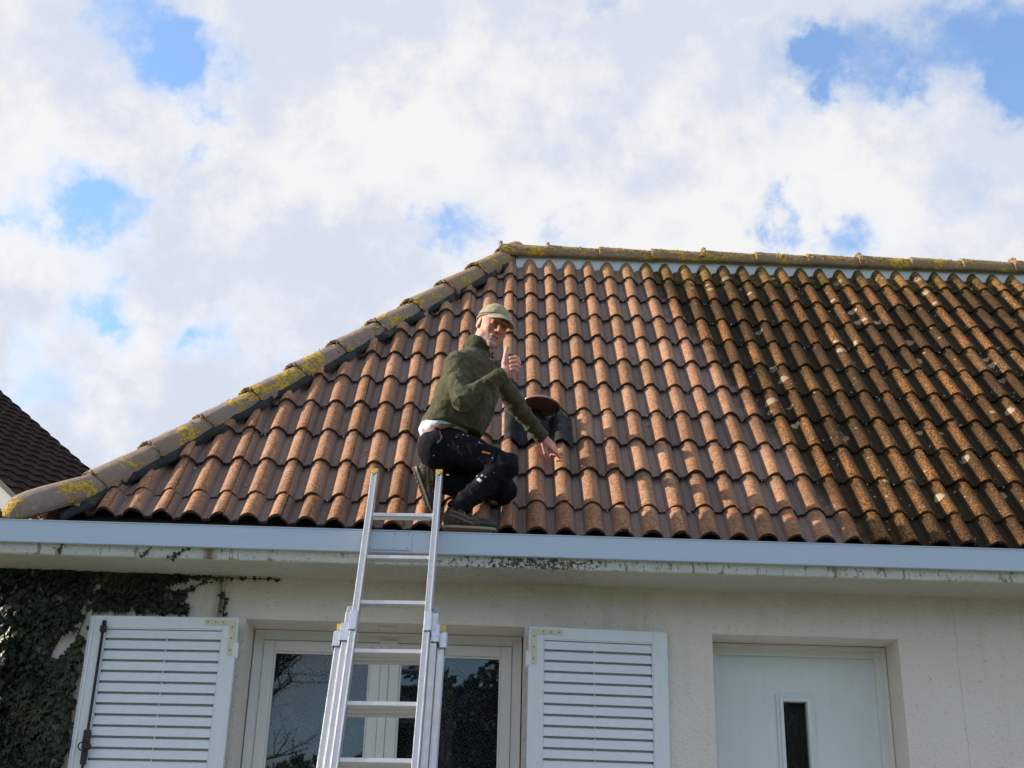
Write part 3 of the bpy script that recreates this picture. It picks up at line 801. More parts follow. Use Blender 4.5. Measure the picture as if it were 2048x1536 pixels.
pos_d = Vector((.030, .712, .990))
vv, ff = lathe([(.001, .040), (.045, .038), (.070, .030), (.080, .023), (.086, .0225), (.090, .0245), (.096, .020), (.108, .006), (.113, -.002), (.118, -.005), (.122, -.002), (.122, .004), (.110, .014), (.090, .030), (.050, .043), (.001, .045)])
ax = Matrix.Translation(pos_d)
dish = obj('roof_vent', mesh('roof_vent', vv, ff), MATS['dish'], house, M=ax @ Matrix.Rotation(math.radians(-7), 4, 'X') @ Matrix.Rotation(math.radians(4), 4, 'Y'), smooth=True)
fs = obj('flashing_sheet', drape(), MATS['lead'], dish, smooth=True)
s_ = fs.modifiers.new('thick', 'SOLIDIFY'); s_.thickness = .004
MB().tube([(.030, .715, .895), (.030, .73, .79)], .052, 20).build('vent_pipe', MATS['deck'], dish, smooth=True)
for sx in (-.098, .098): MB().box(pos_d.x + sx - .006, pos_d.x + sx + .006, pos_d.y + .02, pos_d.y + .04, pos_d.z - .09, pos_d.z + .004).build('vent_strut', MATS['lead'], dish)

# ------------------------------------------------------------------ window
win = bpy.data.objects.new('window', None)
def ringbox(b, x0, x1, z0, z1, w_, y0, y1, bottom=True):
    b.box(x0, x0 + w_, y0, y1, z0, z1); b.box(x1 - w_, x1, y0, y1, z0, z1)
    b.box(x0 + w_, x1 - w_, y0, y1, z1 - w_, z1)
    if bottom: b.box(x0 + w_, x1 - w_, y0, y1, z0, z0 + w_)
fx0, fx1, fz0, fz1 = -1.486, -.052, -1.80, -.4085
b = MB(); ringbox(b, fx0 + .001, fx1 - .001, fz0, fz1, .052, .560, .615)
window = b.build('window', MATS['pvc'], house, bevel=.003)
b = MB(); ringbox(b, fx0 + .002, fx1 - .002, fz0 + .001, fz1 - .001, .016, .545, .559); b.build('outer_trim', MATS['pvc'], window, bevel=.002)
for (a, c, nm) in ((-1.4315, -.802, 'l'), (-.7595, -.1065, 'r')):
    b = MB(); ringbox(b, a, c, fz0 + .054, fz1 - .0545, .056, .552, .600); sash = b.build('sash', MATS['pvc'], window, bevel=.004)
    b = MB(); ringbox(b, a + .0565, c - .0565, fz0 + .111, fz1 - .1115, .010, .560, .592); b.build('glazing_bead', MATS['pvc'], window, bevel=.002)
    MB().box(a + .060, c - .060, .5745, .5785, fz0 + .115, fz1 - .115).build('pane', MATS['glass'], window)
    # bubble wrap film hung behind the glass
    v = []; f = []; nx, nz = 40, 50
    X0, X1, Z0, Z1 = a + .05, c - .05, fz0 + .105, fz1 - .105
    r = random.Random(5 if nm == 'l' else 6)
    for j in range(nz + 1):
        for i in range(nx + 1):
            x = X0 + (X1 - X0) * i / nx; z = Z0 + (Z1 - Z0) * j / nz
            y = .615 + .010 * math.sin(x * 16 + 2 * math.sin(z * 6 + (1 if nm == 'l' else 3))) + .005 * math.sin(z * 31 + x * 12)
            v.append((x, y + .006, z))
    for j in range(nz):
        for i in range(nx): q = j * (nx + 1) + i; f.append((q, q + 1, q + nx + 2, q + nx + 1))
    obj('bubble_wrap', mesh('bubble_wrap', v, f), MATS['bubble'], window, smooth=True)
MB().box(-.8015, -.7600, .545, .598, fz0 + .056, fz1 - .056).build('mullion', MATS['pvc'], window, bevel=.003)
MB().box(-1.489, -.049, .25, .615, -1.819, -1.801).build('window_sill', MATS['cornice'], window)
MB().box(-.815, -.715, .546, .557, fz1 - .066, fz1 - .040).build('latch', MATS['pvc'], window, bevel=.003)
MB().prism([(-.822, -.4065), (-.717, -.4065), (-.732, -.424), (-.807, -.424)], .36, .42).build('lintel_socket', simple('pale_plastic', (.62, .60, .52), .6), house, bevel=.003)

# ------------------------------------------------------------------ door
b = MB(); dx0, dx1, dz0, dz1 = DOOR[0] + .002, DOOR[1] - .002, DOOR[2] + .002, DOOR[3] - .002
ringbox(b, dx0, dx1, dz0, dz1, .058, .520, .60, False); ringbox(b, dx0 + .0005, dx1 - .0005, dz0 + .001, dz1 - .0005, .020, .506, .5195, False)
lx0, lx1, lz1, lz0 = 1.334, 1.460, -.712, -2.2
door = MB(); y0, y1 = .548, .590; ex0, ex1, ez0, ez1 = dx0 + .0585, dx1 - .0585, dz0, dz1 - .0585
door.box(ex0, lx0, y0, y1, ez0, ez1).box(lx1, ex1, y0, y1, ez0, ez1).box(lx0, lx1, y0, y1, lz1, ez1).box(lx0, lx1, y0, y1, ez0, lz0)
door = door.build('door', MATS['door'], house)
b.build('door_frame', MATS['pvc'], door, bevel=.003)
b = MB(); ringbox(b, lx0 - .036, lx1 + .036, lz0 - .036, lz1 + .036, .016, .538, .5475); ringbox(b, lx0 - .020, lx1 + .020, lz0 - .02, lz1 + .02, .0195, .532, .5475)
b.build('lite_moulding', MATS['door'], door, bevel=.003)
MB().box(lx0 + .0005, lx1 - .0005, .566, .570, lz0, lz1).build('pane', MATS['glass'], door)
def lite_back():
    m, t, bb = mat('lite_backing'); pos = wpos(t); n = t.noise(t.scalev(pos, (5, 1, 1.6)), 6, 6, .7, 1.0)
    P(t, bb, col=t.mix(t.ramp(n.outputs['Fac'], .50, .62), (.012, .009, .008), (.075, .052, .030)), rough=.5); return m
MB().box(lx0 - .02, lx1 + .02, .6, .61, lz0, lz1 + .01).build('lite_backing', lite_back(), door)
MB().box(1.76, 1.80, .520, .5475, -1.62, -1.40).tube([(1.78, .515, -1.50), (1.78, .49, -1.50), (1.67, .49, -1.50)], .008, 8).build('handle', MATS['alu'], door)

# ------------------------------------------------------------------ shutters
def shutter(hinge, far, label, rod):
    hx, hy = hinge; fx, fy = far; ln = math.hypot(fx - hx, fy - hy); sgn = 1 if fx > hx else -1
    d = Vector(((fx - hx) / ln, (fy - hy) / ln, 0)); up = Vector((0, 0, 1)); n = d.cross(up)
    if n.y > 0: n = -n                                  # n: outward, towards the garden
    M = frame(d, -n, up, Vector((hx, hy, -.421)))       # local x from hinge, y into the wall, z up
    H = 1.40; W_ = ln; T = .030; ST_ = .076; RT = .060
    b = MB(); b.box(0, ST_, 0, T, -H, 0).box(W_ - ST_, W_, 0, T, -H, 0).box(ST_, W_ - ST_, 0, T, -RT, 0).box(ST_, W_ - ST_, 0, T, -H, -H + .08)
    root = b.build('shutter', MATS['shutter'], house, M=M, bevel=.003, label=label)
    sub = lambda mb, nm, m_, **kw: obj(nm, mb.mesh(nm), m_, root, M=M, **kw)
    if rod:
        sub(MB().box(W_ + .0015, W_ + .010, .004, T + .012, -H, -.002), 'edge_strip', MATS['shutter'], bevel=.002)
        sub(MB().box(W_ - .016, W_ - .006, -.006, -.0005, -H, -.003), 'edge_strip', MATS['shutter'], bevel=.001)
    # inner frame lip round the louvres
    b = MB(); ringbox(b, ST_ + .0005, W_ - ST_ - .0005, -H + .081, -RT - .0005, .005, .004, .020); sub(b, 'louvre_frame', MATS['shutter'])
    sl_ = MB().box(ST_ + .006, W_ - ST_ - .006, -.0032, .0032, -.0215, .0215).mesh('slat'); sl_.materials.append(MATS['shutter'])
    z = -RT - .031; k = 0
    while z > -H + .11:
        obj('slat', sl_, None, root, M=M @ Matrix.Translation((0, .0105, z)) @ Matrix.Rotation(math.radians(-13 + rnd.uniform(-.8, .8)), 4, 'X'), bevel=.0012)
        z -= .0535
    sub(MB().box(ST_ + .01, W_ - ST_ - .01, .0255, .0285, -H + .06, -RT + .02), 'back_board', simple('louvre_back_grey', (.58, .64, .68), .7))
    sub(MB().box(W_ * .47, W_ * .47 + .005, .009, .018, -H + .07, -RT - .03), 'tie_rod', MATS['shutter'])
    bx = [(.010, -.012), (.172, -.012), (.172, -.040), (.042, -.040), (.042, -.190), (.010, -.190)]
    sub(MB().prism(bx, -.0035, -.0005), 'corner_brace', MATS['brace'], bevel=.001)
    sc_ = MB()
    for (sx, sz) in ((.155, -.026), (.115, -.026), (.075, -.026), (.026, -.050), (.026, -.105), (.026, -.165)): sc_.tube([(sx, -.0030, sz), (sx, -.0058, sz)], .0036, 8)
    o_ = sub(sc_, 'screws', MATS['screw']); o_['kind'] = 'stuff'
    hg = MB().box(-.012, .012, -.004, .010, -.20, -.13).tube([(-.008, .003, -.205), (-.008, .003, -.125)], .006, 8); sub(hg, 'hinge', MATS['shutter'])
    if rod:
        X_ = W_ - .070
        b = MB(); b.tube([(X_, -.012, -.03), (X_, -.012, -1.25)], .0072, 10); sub(b, 'bolt_rod', MATS['iron'], smooth=True)
        b = MB().box(X_ - .009, X_ + .009, -.018, -.0005, -.052, -.026).box(X_ - .0165, X_ + .0165, -.018, -.0005, -.086, -.0525); sub(b, 'rod_guide', MATS['iron'], bevel=.004)
        b = MB().box(X_ - .017, X_ + .017, -.026, -.0005, -.665, -.570).box(X_ - .014, X_ + .014, -.024, -.0005, -.735, -.6655); sub(b, 'bolt_case', MATS['iron'], bevel=.005)
        ring = [(X_ + .031 * math.cos(a), -.030, -.650 + .022 * math.sin(a)) for a in [2 * math.pi * i / 24 for i in range(25)]]
        sub(MB().tube(ring, .0034, 6), 'bolt_ring', MATS['iron'], smooth=True)
        sub(MB().box(W_ + .0105, W_ + .022, -.004, .014, -.075, -.055), 'catch', MATS['iron']); sub(MB().box(W_ + .0105, W_ + .020, -.004, .014, -.66, -.62), 'catch', MATS['iron'])
    return root
shutter((-1.510, .200), (-2.266, .243), 'left shutter with a black iron bolt rod', True)
shutter((-.030, .200), (.686, .255), 'right shutter without bolt rod', False)

# ------------------------------------------------------------------ ladder
AL = math.radians(63.26)
lad = thing('ladder', 'three section aluminium extension ladder with yellow end caps leaning on the gutter', 'ladder', (-.66, -1.82, GZ))
LD = Vector((-.004, -math.cos(AL), -math.sin(AL))).normalized()      # down the ladder
LX = Vector((math.cos(-.03), math.sin(-.03), 0)); LX = (LX - LD * LX.dot(LD)).normalized()
LN = LX.cross(LD); 
if LN.y < 0: LN = -LN                                                # away from the viewer, towards the house
LO = Vector((-.685, -.1, .060))
ML_ = frame(LX, LN, -LD, LO)                                          # local x across, y towards house, z up the ladder
S0 = .28
LB = -(LO.z - GZ - .03) / math.sin(AL)
secs = [(.304, .000, .265, LB, 'front'), (.304 + .066, .030, -.620, LB + .04, 'mid'), (.304 + .134, .060, -.70, LB + .02, 'back')]
for si, (wi, ny, zt, zb, nm) in enumerate(secs):
    for s in (-1, 1):
        x0 = s * wi / 2; x1 = s * (wi / 2 + .031); xa, xb = min(x0, x1), max(x0, x1)
        b = MB(); b.box(xa, xb, ny - .030, ny + .030, zb, zt)
        # raised edges of the extruded rail
        b.box(xa + .001, xa + .006, ny - .0325, ny - .0302, zb, zt).box(xb - .006, xb - .001, ny - .0325, ny - .0302, zb, zt)
        xo = x1 + s * .002
        b.box(min(x1 + s * .0002, xo), max(x1 + s * .0002, xo), ny - .026, ny - .016, zb, zt).box(min(x1 + s * .0002, xo), max(x1 + s * .0002, xo), ny + .012, ny + .022, zb, zt)
        obj('rail', b.mesh('rail'), MATS['alu'], lad, M=ML_, bevel=.0015)
        if si != 1:
            b = MB().box(xa - .002, xb + .002, ny - .034, ny + .033, zt + .0005, zt + .030).box(xa + .008, xb - .008, ny - .0375, ny - .0345, zt - .010, zt + .012)
            obj('end_cap', b.mesh('end_cap'), MATS['yellow'], lad, M=ML_, bevel=.004)
        else:
            obj('end_cap', MB().box(xa + .001, xb - .001, ny - .029, ny + .029, zt + .0005, zt + .036).mesh('end_cap'), MATS['clip'], lad, M=ML_, bevel=.005)
    rm = MB(); prof_r = [(-.015, -.010), (-.015, .010), (-.010, .014), (.010, .014), (.015, .010), (.015, -.010), (.010, -.014), (-.010, -.014)]
    n0 = len(rm.v)
    for x in (-wi / 2 + .0005, wi / 2 - .0005):
        for (yy, zz) in prof_r: rm.v.append(Vector((x, yy, zz)))
    for q in range(8): rm.f.append([q, (q + 1) % 8, 8 + (q + 1) % 8, 8 + q])
    rme = rm.mesh('rung'); rme.materials.append(MATS['alu'])
    for k in range(0, 14):
        z = -k * S0 - .012
        if z > zt - .05 or z < zb + .05: continue
        obj('rung', rme, None, lad, M=ML_ @ Matrix.Translation((0, ny, z)))
# guide brackets that wrap the nested rails
for s in (-1, 1):
    b = MB()
    xi = s * (.304 / 2 - .004); 
    def bx_(x0, x1, y0, y1, z0, z1): b.box(min(x0, x1), max(x0, x1), y0, y1, z0, z1)
    o1 = s * (.304 / 2 + .034); o2 = s * (.304 / 2 + .068); o3 = s * (.304 / 2 + .106)
    bx_(s * (.304 / 2 + .004), o1, -.0375, -.0335, -.750, -.640); bx_(o1 + s * .0003, o1 + s * .0035, -.0375, .004, -.750, -.640)
    bx_(o1 + s * .0038, o2 + s * .004, -.008, -.0035, -.790, -.690); bx_(o2 + s * .0043, o2 + s * .008, -.008, .026, -.790, -.690)
    bx_(o2 + s * .0083, o3, .0215, .026, -.800, -.715); bx_(o3 + s * .0003, o3 + s * .004, .0215, .09, -.800, -.715)
    obj('guide_bracket', b.mesh('guide_bracket'), MATS['bracket'], lad, M=ML_, bevel=.0015)

# ------------------------------------------------------------------ neighbouring house
NB = Vector((-6.5602, 9.9518, 3.1695)); ND = Vector((-.719, .3709, .5878)).normalized(); NE = Vector((.4584, .8887, 0)).normalized()
NN = NE.cross(ND).normalized()
if NN.z < 0: NN = -NN
nh = thing('neighbour_house', 'neighbouring white gabled house with dark brown corrugated tile roof beyond the hip', 'house', (NB.x, NB.y, GZ))
def nroof():
    v = []; f = []; cols = 13; per = .27; pts = []
    for i in range(cols):
        for q, h in ((0, 0), (.15, .016), (.30, .030), (.5, .036), (.70, .030), (.85, .016)): pts.append(((i + q) * per, h))
    pts.append((cols * per, 0)); n = len(pts)
    t0, t1 = -3.0, 8.0; rows = int((t1 - t0) / .34)
    for j in range(rows):
        for (dt, dh) in ((0, .028), (.338, .0)):
            for x, h in pts:
                p = NB + NE * (x - .10) + ND * (t0 + j * .34 + dt) + NN * (h + dh); v.append(p)
    for j in range(rows * 2 - 1):
        for i in range(n - 1): a = j * n + i; f.append((a, a + 1, a + n + 1, a + n))
    return mesh('roof_tiles', v, f)
def dark_tile():
    m, t, b = mat('dark_brown_tile'); pos = wpos(t); n = t.noise(pos, 9, 6, .7); n2 = t.noise(pos, 4, 4, .6)
    c = t.mix(n.outputs['Fac'], (.012, .007, .006), (.042, .024, .021))
    c = t.mix(t.ramp(n.outputs['Fac'], .66, .70, 0, .8), c, (.38, .34, .32))
    c = t.mix(t.ramp(n2.outputs['Fac'], .6, .7, 0, .5), c, (.09, .045, .03))
    P(t, b, col=c, rough=.9, spec=.1, normal=bump(t, n.outputs['Fac'], .02)); return m
MATS['ndark'] = dark_tile()
nwall = simple('pale_neighbour_wall', (.36, .37, .38), .9, var=.05, vscale=2)
rt = obj('roof_tiles', nroof(), MATS['ndark'], nh); rt['kind'] = 'stuff'
# verge boards near and far, deck, gable and walls
b = MB()
for off_ in (-.10, 13 * .27 - .12):
    for (t0, t1) in ((-3.0, 8.0),):
        p = [NB + NE * off_ + ND * t0, NB + NE * off_ + ND * t1]
        q = [x + NE * .05 for x in p]; dn = NN * -.07
        n0 = len(b.v); b.v += [p[0], p[1], q[0], q[1], p[0] + dn, p[1] + dn, q[0] + dn, q[1] + dn]
        for fc in ((0, 1, 3, 2), (4, 6, 7, 5), (0, 4, 5, 1), (2, 3, 7, 6), (0, 2, 6, 4), (1, 5, 7, 3)): b.f.append([n0 + i for i in fc])
b.build('verge_board', simple('brown_verge', (.012, .007, .006), .8, var=.5, vscale=6), nh)
b = MB()
W0 = NB + NE * -.04 - NN * .03; W1 = NB + NE * 3.3 - NN * .03
def g_(p, t): return p + ND * t
for p in (W0, W1):
    lo, hi = g_(p, -2.6), g_(p, 8.0); far_ = hi + (hi - lo) * 1; far_.z = lo.z
    b.quad((lo.x, lo.y, GZ), tuple(lo), tuple(hi), tuple(far_), (far_.x, far_.y, GZ))
lo0, lo1 = g_(W0, -2.6), g_(W1, -2.6); b.quad((lo0.x, lo0.y, GZ), (lo1.x, lo1.y, GZ), tuple(lo1), tuple(lo0))
hi0, hi1 = g_(W0, 8.0), g_(W1, 8.0); f0 = hi0 + (hi0 - lo0); f0.z = lo0.z; f1 = hi1 + (hi1 - lo1); f1.z = lo1.z
b.build('wall', nwall, nh)
MB().quad(tuple(hi0), tuple(hi1), tuple(f1), tuple(f0)).quad(tuple(lo0), tuple(lo1), tuple(hi1), tuple(hi0)).build('roof_deck', MATS['ndark'], nh)

# ------------------------------------------------------------------ ivy
ivy = thing('ivy', 'dark green ivy climbing the wall left of the window under the gutter', 'plant', (-2.6, .25, GZ))
def ivy_leaves():
    r = random.Random(21); V = []; F = []; tint = []
    shape = [(0, 0), (.34, -.10), (.55, .18), (.30, .34), (.40, .62), (.16, .58), (0, 1.0), (-.16, .58), (-.40, .62), (-.30, .34), (-.55, .18), (-.34, -.10)]
    def leaf(p, s, nrm_, tn):
        n = Vector(nrm_).normalized(); dn = Vector((r.gauss(0, .45), 0, -1)); dn = (dn - n * dn.dot(n)).normalized(); sd = dn.cross(n)
        n0 = len(V)
        V.append(p + dn * s * .38 + n * s * .10)
        for (a, c) in shape: V.append(p + sd * a * s + dn * c * s - n * (abs(a) ** 1.5 * s * .35 + c * c * s * .12))
        k = len(shape)
        for i in range(k): F.append((n0, n0 + 1 + i, n0 + 1 + (i + 1) % k))
        tint.extend([tn] * (k + 1))
    def bare(x, z):            # the strip of wall showing through, from the soffit down to the left
        cx = -2.235 + (z + .20) * .42 + .02 * math.sin(z * 23)
        wd = .020 + .022 * max(0, math.sin(z * 9.5 + 1.0)) + (.025 if -.62 < z < -.5 else 0)
        return abs(x - cx) < wd and -.66 < z < -.21
    def right(z):
        if z > -.43: return -1.86 + .05 * math.sin(z * 31) + .05 * math.sin(z * 77)
        return -2.0
    n = 0
    while n < 7600:
        x = r.uniform(-2.99, -1.80); z = r.uniform(-2.0, SOF + .0)
        if x > right(z) + r.gauss(0, .015): continue
        if z < -.39 and x > -2.31 + (z + .4) * .0: continue
        if bare(x, z) and r.random() < .97: continue
        if x < -2.50 and z < -.50 and math.sin(x * 24 + 2 * math.sin(z * 9)) * math.sin(z * 15 + x * 4) > .62: continue
        bul = .012 + .03 * (1 if x < -2.3 else .4) + .03 * max(0, min(1, (-2.52 - x) / .4)) * max(0, min(1, (-.30 - z) / .3)) * (1 + .5 * math.sin(z * 7 + x * 5))
        if z < -.42 and x < -2.5: bul = .02 + .30 * (x + 2.99) * (1 + .25 * math.sin(z * 11)) if x < -2.66 else .03 + .07 * max(0, (-2.5 - x) / .16)
        if z > -.43 and x > -2.4: bul *= .6
        y = WY - r.uniform(.004, 1) * bul - .006
        s = r.uniform(.030, .066) * (1 if r.random() < .8 else .6)
        tn = 0.0 if r.random() < .985 else r.uniform(.2, .5)
        leaf(Vector((x, y, z + s * .4)), s, (r.gauss(-.12, .5) - 1.1 * max(0, min(1, (-2.60 - x) / .3)), -1, r.gauss(.30, .45)), tn); n += 1
    for _ in range(430):
        x = r.uniform(-2.97, -2.60); z = -.42 - r.random() ** .8 * 1.2
        pr = .03 + .36 * (x + 2.99)
        leaf(Vector((x, WY - pr * r.uniform(.8, 1.15), z)), r.uniform(.030, .060), (r.gauss(-1.0, .4), -.75, r.gauss(.5, .4)), 0.0 if r.random() < .6 else r.uniform(.2, .6))
    # outlying sprigs: over the cornice, along the soffit and down the wall
    def sprig(pts, m_, s0, s1, jit=.012):
        for _ in range(m_):
            q = r.random() * (len(pts) - 1); i = int(q); a = Vector(pts[i]).lerp(Vector(pts[min(i + 1, len(pts) - 1)]), q - i)
            leaf(a + Vector((r.gauss(0, jit), -.004, r.gauss(0, jit))), r.uniform(s0, s1), (r.gauss(0, .3), -1, r.gauss(.1, .3)), 0)
    for pts, m_, s0, s1, j_ in SPR: sprig(pts, m_, s0, s1, j_)
    me = mesh('foliage', V, F); at_ = me.attributes.new('tint', 'FLOAT', 'POINT'); at_.data.foreach_set('value', tint); return me
yF = -.0635; yW = WY - .008
SPR = [([(-2.372, yF, -.128), (-2.385, yF, -.185)], 4, .012, .02, .006),
       ([(-1.93, yF, -.135), (-1.975, yF, -.19)], 6, .010, .018, .006),
       ([(-1.745, yF, -.135), (-1.79, yF, -.16), (-1.85, yF, -.190)], 9, .012, .026, .008),
       ([(-1.86, WY - .02, -.196), (-1.6, WY - .02, -.199), (-1.33, WY - .02, -.199)], 60, .010, .022, .007),
       ([(-1.70, yW, -.20), (-1.80, yW, -.27), (-1.87, yW, -.36)], 34, .010, .022, .012),
       ([(-1.62, yW, -.27), (-1.605, yW, -.33), (-1.61, yW, -.40)], 16, .012, .020, .008),
       ([(-2.68, -.0, .035), (-2.72, -.02, .03), (-2.79, -.03, .02)], 22, .014, .030, .014)]
fol = obj('foliage', ivy_leaves(), MATS['leaf'], ivy); fol['kind'] = 'stuff'
st_ = MB()
for pts, *_ in SPR: st_.tube([tuple(Vector(p) + Vector((0, .003, 0))) for p in pts], .0028, 5)
r = random.Random(2)
for k in range(14):
    x = r.uniform(-3.1, -2.35); pts = []
    for i in range(12): pts.append((x, WY - .012, -2.4 + i * .2)); x += r.gauss(.01, .04)
    st_.tube(pts, [.008 - .0005 * i for i in range(12)], 6)
st_.build('stem', MATS['stem'], ivy, smooth=True)['kind'] = 'stuff'

# ------------------------------------------------------------------ across the garden: what the panes mirror
def bare_tree(name, loc, H, seed, label):
    root = thing(name, label, 'tree', loc); r = random.Random(seed); tk = MB(); br = MB()
    def grow(b, p, d, L, rad, lvl):
        n = 5; pts = [p]; q = p; dd = d
        for i in range(n):
            dd = (dd + Vector((r.gauss(0, .13), r.gauss(0, .13), r.gauss(.05, .08)))).normalized(); q = q + dd * (L / n); pts.append(q)
        b.tube([tuple(x) for x in pts], [rad * (1 - .6 * i / n) for i in range(n + 1)], 6 if lvl < 2 else 4, caps=False)
        if lvl >= 4: return
        for _ in range((7, 6, 5, 4)[lvl]):
            k = r.randint(2, n); a = Vector((r.gauss(0, 1), r.gauss(0, 1), r.gauss(.35, .5))).normalized()
            grow(br, pts[k], (dd * .55 + a * .75).normalized(), L * r.uniform(.45, .68), rad * .42, lvl + 1)
    grow(tk, Vector(loc), Vector((0, 0, 1)), H * .5, H * .022, 0)
    tk.build('trunk', MATS['bark'], root, smooth=True); br.build('crown', MATS['bark'], root)['kind'] = 'stuff'
MATS['bark'] = simple('brown_bark', (.060, .046, .034), .95, var=.4, vscale=6, bmp=.02, bscale=20)
bare_tree('bare_tree', (-6.5, -20, GZ), 10.5, 4, 'leafless tree mirrored in the left window pane')
bare_tree('bare_tree', (3.0, -23, GZ), 9.5, 9, 'leafless tree mirrored in the door glass')
hg_ = thing('hedge', 'tall dark hedge across the garden mirrored low in the window panes', 'hedge', (0, -27, GZ))
def hedge_mesh():
    r = random.Random(8); V = []; F = []
    for _ in range(24000):
        x = r.uniform(-24, 24); top = GZ + 4.6 + 3.2 * max(0, min(1, (x + 4.2) / 2)) + .5 * math.sin(x * .7) + .3 * math.sin(x * 2.3); z = r.uniform(GZ, top); y = -27 + r.uniform(-.8, .8) * (1.2 - .5 * (z - GZ) / 5)
        s_ = r.uniform(.10, .24); a = Vector((r.gauss(0, 1), r.gauss(0, 1), r.gauss(0, 1))).normalized(); b_ = a.orthogonal().normalized(); c = a.cross(b_); p = Vector((x, y, z)); n = len(V)
        V.extend([p - b_ * s_, p + c * s_ * .6, p + b_ * s_, p - c * s_ * .6]); F.append((n, n + 1, n + 2, n + 3))
    return mesh('foliage', V, F)
obj('foliage', hedge_mesh(), simple('hedge_leaf', (.040, .050, .022), .7, var=.5, vscale=1.5), hg_)['kind'] = 'stuff'
MB().box(-24, -2.5, -27.3, -26.7, GZ, GZ + 3.9).box(-2.499, 24, -27.3, -26.7, GZ, GZ + 6.9).build('hedge_core', simple('hedge_shadow', (.012, .014, .008), .95), hg_)

# ------------------------------------------------------------------ the man on the roof
def vnoise(P_, f, seed=0):
    """cheap smooth value noise, -1..1"""
    rs = np.random.RandomState(seed); L = rs.rand(32, 32, 32).astype(np.float32) * 2 - 1
    q = P_ * f + 100.0; i = np.floor(q).astype(int); u = q - i; u = u * u * (3 - 2 * u); i &= 31; j = (i + 1) & 31
    x0, y0, z0 = i[..., 0], i[..., 1], i[..., 2]; x1, y1, z1 = j[..., 0], j[..., 1], j[..., 2]; a, b, c = u[..., 0], u[..., 1], u[..., 2]
    l = lambda p, q_, t: p + (q_ - p) * t
    return l(l(l(L[x0, y0, z0], L[x1, y0, z0], a), l(L[x0, y1, z0], L[x1, y1, z0], a), b), l(l(L[x0, y0, z1], L[x1, y0, z1], a), l(L[x0, y1, z1], L[x1, y1, z1], a), b), c)
def cone(P_, a, b, ra, rb):
    a = np.array(a); b = np.array(b); d = b - a; h = np.clip(((P_ - a) @ d) / (d @ d), 0, 1)
    return np.linalg.norm(P_ - a - h[..., None] * d, axis=-1) - (ra + (rb - ra) * h)
def ell(P_, c, r, R=None):
    q = P_ - np.array(c)
    if R is not None: q = q @ R                       # columns of R are the local axes
    r = np.array(r); k0 = np.linalg.norm(q / r, axis=-1); k1 = np.linalg.norm(q / (r * r), axis=-1)
    return k0 * (k0 - 1) / np.maximum(k1, 1e-6)
def rbox(P_, c, hs, R, rad):
    q = np.abs((P_ - np.array(c)) @ R) - (np.array(hs) - rad)
    return np.linalg.norm(np.maximum(q, 0), axis=-1) + np.minimum(q.max(axis=-1), 0) - rad
def su(a, b, k):
    h = np.clip(.5 + .5 * (b - a) / k, 0, 1); return b + (a - b) * h - k * h * (1 - h)
def sub(a, b, k): return -su(-a, b, k)
